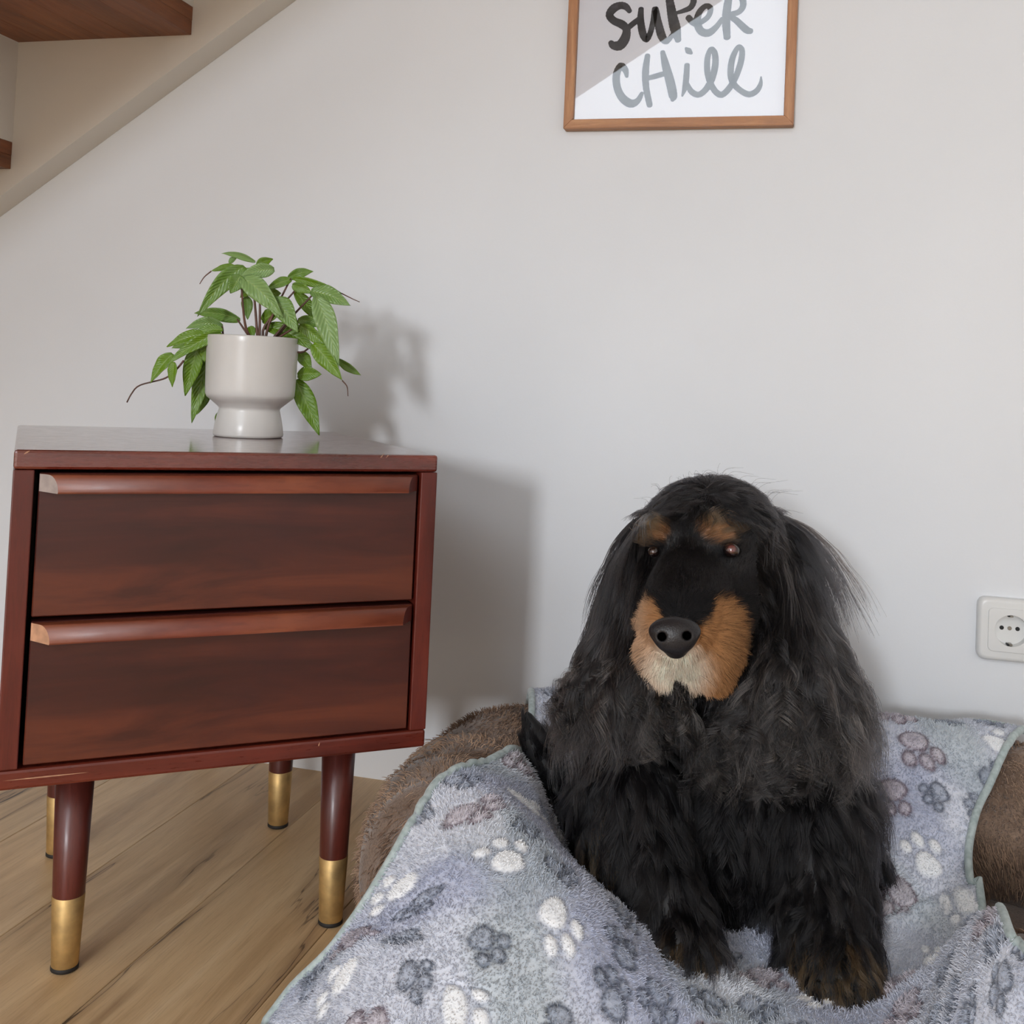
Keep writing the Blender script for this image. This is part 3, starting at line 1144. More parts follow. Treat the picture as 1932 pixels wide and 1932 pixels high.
wr = .0035 * np.sin(ss[TT] * 78 + 2 * np.sin(PP * 2) + 3 * np.sin(ss[TT] * 11)) * (.6 + .4 * np.cos(PP * 3 + ss[TT] * 9)) - .002
seamd = -.004 * np.exp(-((np.abs(((PP - .5) + math.pi) % (2 * math.pi) - math.pi)) / .10) ** 2)
rr_ = BRT + wr + seamd - .001
bx = rp[..., 0] + nxx * rr_ * np.cos(PP)
by = rp[..., 1] + nyy * rr_ * np.cos(PP)
by = np.minimum(by, -.014)
bz = np.maximum((bolster_top(bx, by) - .005) / 2 * (1 + np.sin(PP) * (rr_ / BRT)), 0)
vs = np.stack([bx, by, bz], -1).reshape(-1, 3)
idx = np.arange(nth * nph).reshape(nth, nph)
fs = np.stack([idx, np.roll(idx, -1, 0), np.roll(np.roll(idx, -1, 0), -1, 1), np.roll(idx, -1, 1)], -1).reshape(-1, 4)
bol = link('bolster', new_mesh('bolster', vs, fs, True), PLUSH, bed)
# base cushion inside the rim
bm = bmesh.new()
cg = []
for r in np.linspace(0, 1, 12):
    row = []
    for i in range(0, nth, 4):
        x_, y_ = BC + (ringp[i, :2] - BC) * r
        row.append(bm.verts.new((x_, y_, .030 + .010 * math.cos(r * 1.5) + .002 * math.sin(x_ * 40))))
    cg.append(row)
bot = [bm.verts.new((v.co.x, v.co.y, .002)) for v in cg[-1]]
for a, b in list(zip(cg, cg[1:])) + [(cg[-1], bot)]:
    for i in range(len(a)):
        j = (i + 1) % len(a)
        bm.faces.new((a[i], a[j], b[j], b[i]))
bmesh.ops.remove_doubles(bm, verts=bm.verts, dist=1e-5)
link('cushion', bm_mesh('cushion', bm, True), PLUSH, bed)

# short plush pile on the rim
V3 = vs.reshape(nth, nph, 3)
N_ = 60000
ti, pi_ = RNG.integers(0, nth, N_), RNG.uniform(-.6, math.pi + .6, N_) % (2 * math.pi)
tf = RNG.random(N_)
pf = pi_ / (2 * math.pi) * nph
p0 = pf.astype(int) % nph
fr = (pf - pf.astype(int))[:, None]
t1 = (ti + 1) % nth
A = V3[ti, p0] * (1 - fr) + V3[ti, (p0 + 1) % nph] * fr
B = V3[t1, p0] * (1 - fr) + V3[t1, (p0 + 1) % nph] * fr
root = A * (1 - tf[:, None]) + B * tf[:, None]
e1 = V3[t1, p0] - V3[ti, p0]
e2 = V3[ti, (p0 + 1) % nph] - V3[ti, p0]
nr_ = np.cross(e1, e2)
nr_ /= np.linalg.norm(nr_, axis=1)[:, None] + 1e-12
outw = root - np.stack([ringp[ti, 0], ringp[ti, 1], np.full(N_, .1)], 1)
nr_ *= np.sign((nr_ * outw).sum(1))[:, None]
comb = np.stack([vnoise(root, 7, 3), vnoise(root, 7, 4), vnoise(root, 7, 5) - .6], 1)
dr_ = nr_ + .9 * comb + .3 * RNG.normal(size=(N_, 3))
dr_ /= np.linalg.norm(dr_, axis=1)[:, None]
ln_ = RNG.uniform(.006, .011, N_)[:, None]
strand = np.stack([root - nr_ * .001, root + dr_ * ln_ * .5, root + dr_ * ln_ + np.array([0, 0, -.2]) * ln_], 1)
strand[..., 1] = np.minimum(strand[..., 1], -.006)
keep = strand[:, 2, 2] > .002
tone = np.clip(.5 + .5 * vnoise(root, 9, 8) + .25 * RNG.normal(size=N_), 0, 1)[:, None]
colr = np.array(srgb(104, 80, 64)[:3]) * (1 - tone) + np.array(srgb(182, 150, 124)[:3]) * tone
hair_object('plush_pile', strand[keep], np.broadcast_to(np.array([.00045, .0004, .00015]), (keep.sum(), 3)), colr[keep], PILEM, bed)

# ------------------------------------------------------------------ blanket draped over the bed
GX = np.arange(-.95, .95, .005)
GY = np.arange(-1.35, .001, .005)
MX, MY = np.meshgrid(GX, GY, indexing='ij')
Hg = bed_height(MX, MY)


def blur(Z, n):
    for _ in range(n):
        Z = np.pad(Z, 1, mode='edge')
        Z = (Z[1:-1, 1:-1] * 2 + Z[:-2, 1:-1] + Z[2:, 1:-1] + Z[1:-1, :-2] + Z[1:-1, 2:]) / 6
    return Z


def tent(Z, k, kf, n):
    """cloth cannot follow a vertical drop: limit the slope downhill (k sideways, kf towards the front)"""
    for _ in range(n):
        P_ = np.pad(Z, 1, mode='edge')
        Z = np.maximum.reduce([Z, P_[:-2, 1:-1] - k * .005, P_[2:, 1:-1] - k * .005, P_[1:-1, :-2] - k * .005, P_[1:-1, 2:] - kf * .005,
                               P_[:-2, :-2] - k * .00707, P_[2:, :-2] - k * .00707,
                               P_[:-2, 2:] - (.8 * k + .6 * kf) * .005, P_[2:, 2:] - (.8 * k + .6 * kf) * .005])
    return Z


Hs = tent(Hg, 2.0, .72, 90)
Hs = np.maximum(blur(Hs, 10), Hg) + .006
Hs = blur(Hs, 3)
Hsm = blur(Hs, 12)
folds = (.0045 * vnoise(np.stack([MX * 1.2 + MY * .5, MY * .8 - MX * .3], -1), 4.5, 21) + .0030 * vnoise(np.stack([MX, MY], -1), 8.0, 22))
slope = np.hypot(*np.gradient(Hs, .005))
drop = np.clip((.14 - Hs) / .1, 0, 1) * (ring_sd(MX, MY) > .05)
folds += drop * .005 * np.sin(MX * 40 + 2.5 * vnoise(np.stack([MX, MY], -1), 3, 23))
Hs = np.maximum(Hs + folds * (.5 + .5 * np.clip(slope, 0, 1)) + .003, Hg + .003)
Hs = np.maximum(Hs, .004)


def hsample(x, y, G=None):
    G = Hs if G is None else G
    fx = np.clip((np.asarray(x) - GX[0]) / .005, 0, len(GX) - 1.001)
    fy = np.clip((np.asarray(y) - GY[0]) / .005, 0, len(GY) - 1.001)
    i, j = fx.astype(int), fy.astype(int)
    u, v = fx - i, fy - j
    return G[i, j] * (1 - u) * (1 - v) + G[i + 1, j] * u * (1 - v) + G[i, j + 1] * (1 - u) * v + G[i + 1, j + 1] * u * v


def on_blanket(px, py):
    d = ray(px, py)
    t = np.arange(.45, 2.4, .001)
    P_ = CAM + t[:, None] * d
    inside = (P_[:, 2] < hsample(P_[:, 0], P_[:, 1])) & (P_[:, 1] < 0)
    k_ = np.argmax(inside) if inside.any() else np.argmin(np.abs(P_[:, 1] + .05))
    return P_[k_, :2]


Lpx = [(1005, 1286), (1003, 1335), (1000, 1388), (962, 1417), (880, 1447), (826, 1476), (782, 1545), (722, 1650), (642, 1772), (500, 1932), (395, 2040)]
Rpx = [(1950, 1385), (1885, 1440), (1848, 1520), (1828, 1600), (1832, 1672), (1852, 1704), (1896, 1738), (1934, 1792), (1990, 1880), (2090, 2010)]
Lb = np.array([on_blanket(*p) for p in Lpx])
Rb = np.array([on_blanket(*p) for p in Rpx])
Lb[0] = (-.335, -.070)
Lb[1] = (-.318, -.115)
Rb[0] = (.300, -.085)
Lb[-1] = Lb[-2] + np.array([.02, -.16])
Rb[-1] = Rb[-2] + np.array([.03, -.10])
Bk = np.array([Lb[0], (-.2, -.058), (-.05, -.050), (.10, -.050), (.2, -.056), Rb[0]])
Fr = np.array([Lb[-1], (-.15, -.90), (.1, -.90), Rb[-1]])
NR, NC = 340, 330


def resample(P_, n):
    return catmull(P_, n)


cl, cr, cb_, cf = resample(Lb, NR), resample(Rb, NR), resample(Bk, NC), resample(Fr, NC)
s_, t_ = np.linspace(0, 1, NR)[:, None, None], np.linspace(0, 1, NC)[None, :, None]
XY = ((1 - t_) * cl[:, None] + t_ * cr[:, None] + (1 - s_) * cb_[None] + s_ * cf[None]
      - ((1 - s_) * (1 - t_) * cl[0] + (1 - s_) * t_ * cr[0] + s_ * (1 - t_) * cl[-1] + s_ * t_ * cr[-1]))
Zb = hsample(XY[..., 0], XY[..., 1])
BP = np.concatenate([XY, Zb[..., None]], -1)
BP[..., 1] = np.minimum(BP[..., 1], -.016)
# arc-length coordinates for the pattern
BPs = np.concatenate([XY, hsample(XY[..., 0], XY[..., 1], Hsm)[..., None]], -1)
dU = np.linalg.norm(np.diff(BPs, axis=1), axis=2)
dV = np.linalg.norm(np.diff(BPs, axis=0), axis=2)
Ua = np.concatenate([np.zeros((NR, 1)), np.cumsum(dU, 1)], 1)
Ua -= Ua[:, NC // 2:NC // 2 + 1]
Va = np.concatenate([np.zeros((1, NC)), np.cumsum(dV, 0)], 0)
Va = blur(Va, 20)

# paw prints: kinds 0 white, 1 pink, 2 blue-grey (small)
paws = []
prng = random.Random(11)
tries = 0
while len(paws) < 330 and tries < 9000:
    tries += 1
    u0, v0 = prng.uniform(Ua.min(), Ua.max()), prng.uniform(Va.min(), Va.max())
    kd = prng.choices((0, 1, 2), (.30, .32, .38))[0]
    sz = (.027, .028, .0195)[kd] * prng.uniform(.92, 1.08)
    if all(math.hypot(u0 - p[0], v0 - p[1]) > 1.10 * (sz + p[4]) for p in paws):
        paws.append((u0, v0, kd, prng.uniform(0, 6.28), sz))
PA = np.array(paws)
PADS = ((0, -.38, .56, .50), (-.66, .26, .26, .31), (-.06, .56, .27, .34), (.56, .36, .26, .31))


def paw_field(u, v):
    """(distance, kind) of the nearest paw; distance < 0 inside a pad (in units of the pad radius)"""
    u, v = np.asarray(u, float).ravel(), np.asarray(v, float).ravel()
    best = np.full(len(u), 9.0)
    kind = np.zeros(len(u), int)
    for q in PA:
        near = np.abs(u - q[0]) < q[4] * 1.5
        near &= np.abs(v - q[1]) < q[4] * 1.5
        ii = np.nonzero(near)[0]
        if not len(ii):
            continue
        c_, s__ = math.cos(q[3]), math.sin(q[3])
        a = ((u[ii] - q[0]) * c_ + (v[ii] - q[1]) * s__) / q[4]
        b = (-(u[ii] - q[0]) * s__ + (v[ii] - q[1]) * c_) / q[4]
        d = np.full(len(ii), 9.0)
        for pi2, (x, y, rx, ry) in enumerate(PADS):
            ex = (a - x) / rx
            ey = (b - y) / ry
            if pi2 == 0:
                ex = ex * (1 + .22 * ey)          # heart-like pad, wider towards the heel
            d = np.minimum(d, (np.sqrt(ex ** 2 + ey ** 2) - 1) * min(rx, ry))
        better = d < best[ii]
        best[ii[better]] = d[better]
        kind[ii[better]] = int(q[2])
    return best, kind


C_ = lambda *c: np.array(srgb(*c)[:3])


def fleece_colour(u, v):
    u, v = np.asarray(u, float).ravel(), np.asarray(v, float).ravel()
    d, kd = paw_field(u, v)
    P2 = np.stack([u, v], -1)
    n1 = sstep(-.5, .7, vnoise(P2, 2.6, 31))[:, None]
    n2 = sstep(.35, .9, vnoise(P2 + 5, 4.2, 33))[:, None]
    n3 = sstep(.1, .8, vnoise(P2 + 9, 3.1, 35))[:, None]
    base = C_(222, 224, 233) * (1 - n1) + C_(198, 202, 220) * n1
    base = base * (1 - .6 * n3) + C_(196, 204, 206) * .6 * n3
    base = base * (1 - .75 * n2) + C_(236, 237, 243) * .75 * n2
    fill = np.stack([C_(246, 246, 247), C_(206, 194, 200), C_(168, 175, 190)])[kd]
    edge = np.stack([C_(176, 178, 190), C_(112, 86, 96), C_(62, 72, 92)])[kd]
    fa = np.array([1.0, .7, .7])[kd][:, None]
    inside = sstep(.03, -.04, d)[:, None] * fa
    ring = (np.exp(-(d / np.array([.055, .06, .085])[kd]) ** 2) * np.array([.5, .8, .74])[kd])[:, None]
    c = base * (1 - inside) + fill * inside
    return c * (1 - ring) + edge * ring, d, kd


colv, dv, kv = fleece_colour(Ua, Va)
# emboss the prints
gu = np.gradient(BP, axis=0)
gv = np.gradient(BP, axis=1)
BN = np.cross(gu, gv)
BN /= np.linalg.norm(BN, axis=-1)[..., None] + 1e-12
BN *= np.sign(BN[..., 2:3] + 1e-9)
emb = np.where(dv < 0, .0018, 0) * np.array([1.2, .8, .6])[kv] - .0022 * np.exp(-(dv / .09) ** 2)
BPd = BP + BN * emb.reshape(NR, NC, 1)
vs = BPd.reshape(-1, 3)
idx = np.arange(NR * NC).reshape(NR, NC)
fs = np.stack([idx[:-1, :-1], idx[:-1, 1:], idx[1:, 1:], idx[1:, :-1]], -1).reshape(-1, 4)
blk = empty('blanket', (-.05, -.62, 0))
tag(blk, 'pale grey-blue fleece blanket printed with paw prints, draped over the dog bed', 'blanket')
me = bpy.data.meshes.new('fleece_sheet')
me.vertices.add(len(vs)); me.vertices.foreach_set('co', vs.astype(np.float32).ravel())
me.loops.add(len(fs) * 4); me.loops.foreach_set('vertex_index', fs[:, ::-1].astype(np.int32).ravel())
me.polygons.add(len(fs)); me.polygons.foreach_set('loop_start', (np.arange(len(fs)) * 4).astype(np.int32))
me.polygons.foreach_set('use_smooth', np.ones(len(fs), bool))
me.update(calc_edges=True)
at = me.attributes.new('tint', 'FLOAT_COLOR', 'POINT')
c4 = np.ones((len(vs), 4), np.float32)
c4[:, :3] = colv
at.data.foreach_set('color', c4.ravel())


def mat_fleece():
    g = NT('fleece_cloth')
    at = g.n('Attribute', attribute_name='tint')
    n = g.noise(g.obj(), 480, 3, .65)
    c = g.mix(g.maprange(n, .3, .5, .08, 0), at.outputs['Color'], srgb(150, 154, 168))
    g.principled(c, .9, normal=g.bump(n, .3, .002), **{'Sheen Weight': .3})
    return g.mat


link('fleece_sheet', me, mat_fleece(), blk)


def binding(P_, name='edge_binding', r=.0042):
    """soft flat tape folded over the blanket's edge"""
    P_ = P_[::3]
    vs_, fs_ = tube(P_ + np.array([0, 0, .0012]), r, 10)
    o = link(name, new_mesh(name, vs_, fs_, True), mat_binding, blk)
    return o


def _mb():
    g = NT('sage_binding_tape')
    n = g.noise(g.obj(), 160, 3)
    c = g.mix(g.maprange(n, .35, .65), srgb(160, 174, 172), srgb(190, 202, 200))
    g.principled(c, .8, normal=g.bump(n, .3, .001), **{'Sheen Weight': .3})
    return g.mat


mat_binding = _mb()
for e in (BPd[:, 0], BPd[:, -1], BPd[0], BPd[-1]):
    binding(e)

# fleece pile
N_ = 150000
area_w = (dU[:-1] * dV[:, :-1]).ravel()
fi = RNG.choice(len(area_w), N_, p=area_w / area_w.sum())
ri, ci = fi // (NC - 1), fi % (NC - 1)
a_, b_ = RNG.random(N_)[:, None], RNG.random(N_)[:, None]


def bil(G):
    G = G if G.ndim == 3 else G[..., None]
    return (G[ri, ci] * (1 - a_) * (1 - b_) + G[ri + 1, ci] * a_ * (1 - b_) + G[ri, ci + 1] * (1 - a_) * b_ + G[ri + 1, ci + 1] * a_ * b_)


root, nb = bil(BPd), bil(BN)
uu, vv = bil(Ua)[:, 0], bil(Va)[:, 0]
pc, pd, pk = fleece_colour(uu, vv)
pc = np.clip(pc * RNG.uniform(.86, 1.12, (N_, 1)), 0, 1)
comb = np.stack([vnoise(np.stack([uu, vv], -1), 9, 41), vnoise(np.stack([uu, vv], -1), 9, 42) - .5, 0 * uu - .3], 1)
dr_ = nb + .8 * comb + .35 * RNG.normal(size=(N_, 3))
dr_ /= np.linalg.norm(dr_, axis=1)[:, None]
ln_ = (RNG.uniform(.0025, .0055, N_) * np.where((pd < 0) & (pk == 0), .55, 1))[:, None]
strand = np.stack([root - nb * .0005, root + (nb * .4 + dr_ * .6) * ln_ * .55, root + dr_ * ln_], 1)
strand[..., 1] = np.minimum(strand[..., 1], -.006)
strand[..., 2] = np.maximum(strand[..., 2], .001)
hair_object('fleece_pile', strand, np.broadcast_to(np.array([.00042, .00034, .00012]), (N_, 3)), pc, PILEM, blk)

# ------------------------------------------------------------------ the dog
BASIS = np.stack([_R, _U, _F])            # rows: right, up, away from the photographer
GRAV = BASIS @ np.array([0, 0, -1.0])


def Q(px, py, z):
    return np.array([(px - 966) / FPX * z, -(py - CY) / FPX * z, z])


def to_world(P_):
    return CAM + P_ @ BASIS


def to_px(P_):
    return 966 + FPX * P_[..., 0] / P_[..., 2], CY - FPX * P_[..., 1] / P_[..., 2]


def smin(a, b, k_):
    h = np.clip(.5 + .5 * (b - a) / k_, 0, 1)
    return b * (1 - h) + a * h - k_ * h * (1 - h)


def cone_sd(P_, a, ra, b, rb):
    ab = b - a
    t = np.clip(((P_ - a) @ ab) / (ab @ ab + 1e-12), 0, 1)
    return np.linalg.norm(P_ - a - t[..., None] * ab, axis=-1) - (ra + (rb - ra) * t)


def ell_sd(P_, c, r):
    q = (P_ - c) / r
    k0 = np.linalg.norm(q, axis=-1)
    k1 = np.linalg.norm(q / r, axis=-1) + 1e-9
    return k0 * (k0 - 1) / k1


def chain_sd(P_, nodes, k_=.012):
    d = None
    for (x0, y0, z0, r0), (x1, y1, z1, r1) in zip(nodes, nodes[1:]):
        e = cone_sd(P_, Q(x0, y0, z0), r0 * z0 / FPX, Q(x1, y1, z1), r1 * z1 / FPX)
        d = e if d is None else smin(d, e, k_)
    return d


BODY = [
    [(1345, 1190, 1.14, 85), (1362, 1350, 1.15, 120), (1372, 1500, 1.12, 132)],
    [(1370, 1340, 1.18, 130), (1395, 1550, 1.19, 178), (1395, 1660, 1.20, 172)],
    [(1150, 1600, 1.19, 70), (1190, 1680, 1.16, 70)],
    [(1392, 1560, 1.12, 95), (1398, 1650, 1.10, 70)],
    [(1570, 1620, 1.17, 90), (1590, 1740, 1.14, 80)],
    [(1095, 1590, 1.19, 62), (1052, 1490, 1.19, 46), (1014, 1400, 1.19, 26), (996, 1350, 1.19, 9)],
]
LEGS = [
    [(1180, 1480, 1.07, 84), (1212, 1610, 1.04, 78), (1262, 1710, 1.00, 60), (1280, 1760, .985, 56), (1285, 1790, .962, 50)],
    [(1535, 1510, 1.08, 88), (1548, 1660, 1.04, 76), (1562, 1770, 1.00, 70), (1575, 1825, .985, 68), (1582, 1848, .962, 60)],
]
HEAD_C = Q(1342, 1012, 1.075)
EARS = [
    [(1212, 1000, 1.075, 26), (1190, 1090, 1.06, 34), (1178, 1190, 1.045, 42), (1196, 1270, 1.02, 56), (1215, 1318, 1.005, 52)],
    [(1462, 1005, 1.10, 36), (1482, 1100, 1.085, 50), (1490, 1200, 1.06, 66), (1476, 1290, 1.03, 82), (1446, 1360, 1.005, 74)],
    [(1190, 1255, 1.03, 44), (1140, 1302, 1.03, 36), (1128, 1330, 1.025, 30)],
    [(1480, 1290, 1.04, 70), (1535, 1350, 1.05, 52)],
]
EYES = [(1380, 1038, 1.002, 16), (1233, 1041, 1.016, 11)]


def sd_body(P_):
    d = None
    for ch in BODY:
        e = chain_sd(P_, ch)
        d = e if d is None else smin(d, e, .03)
    return d


def sd_legs(P_):
    return np.minimum(chain_sd(P_, LEGS[0]), chain_sd(P_, LEGS[1]))


def sd_head(P_):
    px = lambda r, z: r * z / FPX
    d = ell_sd(P_, HEAD_C, np.array([px(118, 1.075), px(104, 1.075), .066]))
    d = smin(d, chain_sd(P_, [(1322, 1060, 1.045, 78), (1296, 1120, 1.0, 66), (1282, 1165, .97, 60), (1277, 1195, .952, 50)]), .016)
    d = smin(d, chain_sd(P_, [(1385, 1100, 1.06, 62), (1350, 1170, 1.0, 60)]), .014)        # right cheek
    d = smin(d, chain_sd(P_, [(1240, 1095, 1.055, 48), (1245, 1170, 1.0, 42)]), .014)       # left cheek
    d = smin(d, chain_sd(P_, [(1300, 1205, .985, 60), (1342, 1225, .985, 52), (1346, 1268, .985, 34)]), .010)   # right lip
    d = smin(d, chain_sd(P_, [(1275, 1210, .975, 50), (1243, 1230, .978, 34), (1244, 1272, .978, 22)]), .010)   # left lip
    d = smin(d, chain_sd(P_, [(1300, 1230, 1.0, 50), (1292, 1278, .998, 26)]), .008)         # chin
    d = smin(d, cone_sd(P_, Q(1244, 1002, 1.030), px(22, 1), Q(1226, 1010, 1.036), px(16, 1)), .016)
    d = smin(d, cone_sd(P_, Q(1348, 998, 1.020), px(24, 1), Q(1392, 1010, 1.024), px(19, 1)), .016)
    for ex, ey, ez, er in EYES:
        c = Q(ex, ey, ez)
        d = -smin(-d, np.linalg.norm(P_ - c, axis=-1) - px(er, ez) * 1.18, .004)
    return d


def sd_ears(P_):
    # flattened: squash the depth direction about the ear's own mid-surface
    return np.minimum.reduce([chain_sd(P_, e) for e in EARS])


def sd_neck(P_):
    return chain_sd(P_, [(1352, 1060, 1.11, 100), (1365, 1250, 1.12, 118)])


def sd_dog(P_):
    d = smin(sd_body(P_), sd_legs(P_), .02)
    d = smin(d, sd_neck(P_), .03)
    d = smin(d, sd_head(P_), .012)
    d = smin(d, sd_ears(P_), .008)
    # sits on the blanket: flat underneath
    return -smin(-d, CAM[2] + P_ @ BASIS[:, 2] - .052, .006)


def surface_nets(fn, lo, hi, h):
    ax = [np.arange(lo[i], hi[i] + h, h) for i in range(3)]
    G = np.stack(np.meshgrid(*ax, indexing='ij'), -1)
    sh = G.shape[:3]
    F_ = np.empty(sh)
    for i in range(sh[0]):
        F_[i] = fn(G[i])
    cs = tuple(n - 1 for n in sh)
    acc = np.zeros(cs + (3,))
    cnt = np.zeros(cs)
    corner = lambda o: tuple(slice(o[k_], o[k_] + cs[k_]) for k_ in range(3))
    for a in range(3):
        for o1 in (0, 1):
            for o2 in (0, 1):
                o = [0, 0, 0]
                rest = [q for q in range(3) if q != a]
                o[rest[0]], o[rest[1]] = o1, o2
                p = list(o)
                p[a] = 1
                fa, fb = F_[corner(o)], F_[corner(p)]
                x = (fa < 0) != (fb < 0)
                t = np.where(x, fa / np.where(fa - fb == 0, 1, fa - fb), 0)
                off = np.zeros(cs + (3,))
                off[..., rest[0]], off[..., rest[1]] = o1, o2
                off[..., a] = t
                acc += off * x[..., None]
                cnt += x
    act = cnt > 0
    ids = -np.ones(cs, int)
    ids[act] = np.arange(act.sum())
    cell = np.argwhere(act)
    V_ = np.array(lo) + (cell + acc[act] / cnt[act][:, None]) * h
    quads = []
    for a in range(3):
        sl0 = [slice(None)] * 3
        sl1 = [slice(None)] * 3
        sl0[a], sl1[a] = slice(0, -1), slice(1, None)
        fa, fb = F_[tuple(sl0)], F_[tuple(sl1)]
        x = np.argwhere((fa < 0) != (fb < 0))
        b, c = [q for q in range(3) if q != a]
        x = x[(x[:, b] > 0) & (x[:, c] > 0) & (x[:, b] < cs[b]) & (x[:, c] < cs[c])]
        e = np.eye(3, dtype=int)
        q4 = [ids[tuple((x - d_).T)] for d_ in (0 * e[b], e[b], e[b] + e[c], e[c])]
        q4 = np.stack(q4, 1)
        neg = fa[tuple(x.T)] < 0
        if a == 1:
            neg = ~neg
        q4[neg] = q4[neg][:, ::-1]
        quads.append(q4)
    return V_, np.concatenate(quads)


def grad(fn, P_, e=.0012):
    k_ = np.array([[1, -1, -1], [-1, -1, 1], [-1, 1, -1], [1, 1, 1]], float)
    g = sum(k_[i] * fn(P_ + k_[i] * e)[..., None] for i in range(4))
    return g / (np.linalg.norm(g, axis=-1)[..., None] + 1e-12)


DV, DF = surface_nets(sd_dog, Q(960, 880, 1.0) * 0 + np.array([-.02, -.66, .90]), np.array([.46, -.07, 1.42]), .0045)


def fur_region(P_):
    """0 body, 1 ear, 2 skull top, 3 short face, 4 muzzle, 5 leg, 6 paw, 7 tail"""
    x, y = to_px(P_)
    z = P_[:, 2]
    reg = np.zeros(len(P_), int)
    dl, de, dh = sd_legs(P_), sd_ears(P_), sd_head(P_)
    reg[(dl < .012) & (y > 1540)] = 5
    reg[(dl < .012) & (y > 1752)] = 6
    hd_ = (dh < .004) & (y < 1330)
    reg[hd_] = 2
    reg[hd_ & (z < 1.062) & (x > 1205) & (x < 1425) & (y > 962) & (y < 1190)] = 3
    reg[hd_ & (z < 1.02) & (y > 1125) & (x > 1190) & (x < 1425)] = 4
    br = (((x - 1342) / 26) ** 2 < 9) & (y < 985)
    reg[hd_ & (reg == 3) & (y < 985) & (np.abs(x - 1300) > 45)] = 2
    reg[(de < .004) & (de < dh)] = 1
    reg[(x < 1075 + (y - 1480) * .1) & (y > 1330) & (z > 1.12)] = 7
    return reg


def fur_colour(P_, reg, rnd):
    x, y = to_px(P_)
    n = len(x)
    c = np.tile(np.array([.0075, .0070, .0078]), (n, 1))
    c += (rnd[:, None] ** 3) * np.array([.020, .016, .015])
    TAN, CREAM, BROWN = np.array([.46, .225, .092]), np.array([.88, .76, .62]), np.array([.055, .040, .033])
    ear = reg == 1
    low = sstep(1060, 1370, y)[:, None]
    c = np.where(ear[:, None], c + (.15 + .85 * low) * (np.array([.006, .005, .0045]) + np.array([.17, .134, .112]) * sstep(.55, 1.0, rnd)[:, None]), c)  # browner ear ends; strand highlights put into the colour as paler locks
    # eyebrow spots
    for ex, ey, rx, ry in ((1237, 1000, 26, 27), (1352, 997, 36, 27)):
        w = sstep(1.2, .6, np.hypot((x - ex) / rx, (y - ey + .18 * (x - ex) * np.sign(1300 - ex)) / ry) + .55 * (rnd - .5))[:, None]
        w = w * ((reg == 2) | (reg == 3))[:, None]
        c = c * (1 - w) + TAN * np.array([.72, .70, .75]) * (.6 + .6 * rnd[:, None]) * w
    # tan muzzle below the black bridge
    top = np.interp(x, [1195, 1222, 1245, 1262, 1300, 1325, 1345, 1375, 1425], [1190, 1132, 1140, 1184, 1190, 1168, 1132, 1130, 1195])
    w = sstep(-6, 10, y - top + 10 * (rnd - .5))[:, None] * (reg == 4)[:, None]
    w *= sstep(1410, 1388, x)[:, None]
    dk = sstep(-3, 6, y - 1274 - 1.1 * np.abs(x - 1285))[:, None]
    w *= (1 - dk)
    pale = sstep(78, 26, np.hypot((x - 1278), (y - 1258) * 1.1))[:, None] * (y > 1215)[:, None]
    pale = np.clip(pale + .25 * sstep(1250, 1212, x)[:, None], 0, 1)  # left edge paler: its lit side put into the fur colour
    warm = TAN * (.72 + .55 * rnd[:, None])
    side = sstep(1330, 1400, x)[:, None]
    warm = warm * (1 - .40 * side) * np.where((rnd[:, None] > .78) & (side > .25), .35, 1)  # right side darker: side light put into the colour, plus grizzled dark hairs
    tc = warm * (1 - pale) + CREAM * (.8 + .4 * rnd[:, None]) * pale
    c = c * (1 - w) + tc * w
    # tan points on the paws and the shoulder feather
    pw = (reg == 6)[:, None] * (rnd[:, None] > .45) * (sstep(1740, 1800, y)[:, None])
    c = c * (1 - .8 * pw) + np.array([.17, .085, .035]) * .8 * pw
    fe = (sstep(26, 8, np.abs(x - 1142 - (y - 1540) * .25)) * sstep(1510, 1540, y) * sstep(1640, 1600, y))[:, None] * (rnd[:, None] > .4)
    c = c * (1 - fe) + np.array([.30, .16, .075]) * fe
    return c


dog = empty('dog', tuple(onZ(1430, 1850, .06)))
tag(dog, 'black and tan long-eared spaniel sitting in the dog bed', 'dog')


def mat_skin():
    g = NT('dog_coat_base')
    at = g.n('Attribute', attribute_name='tint')
    g.principled(at.outputs['Color'], .6)
    return g.mat


regV = fur_region(DV)
colV = fur_colour(DV, regV, np.full(len(DV), .35)) * .8
me = new_mesh('body', to_world(DV), DF, True)
at = me.attributes.new('tint', 'FLOAT_COLOR', 'POINT')
c4 = np.ones((len(DV), 4), np.float32)
c4[:, :3] = colV
at.data.foreach_set('color', c4.ravel())
bm = bmesh.new(); bm.from_mesh(me); bmesh.ops.recalc_face_normals(bm, faces=bm.faces); bm.to_mesh(me); bm.free()
body = link('body', me, mat_skin(), dog)

# ---- nose
px1 = lambda r, z=.945: r * z / FPX


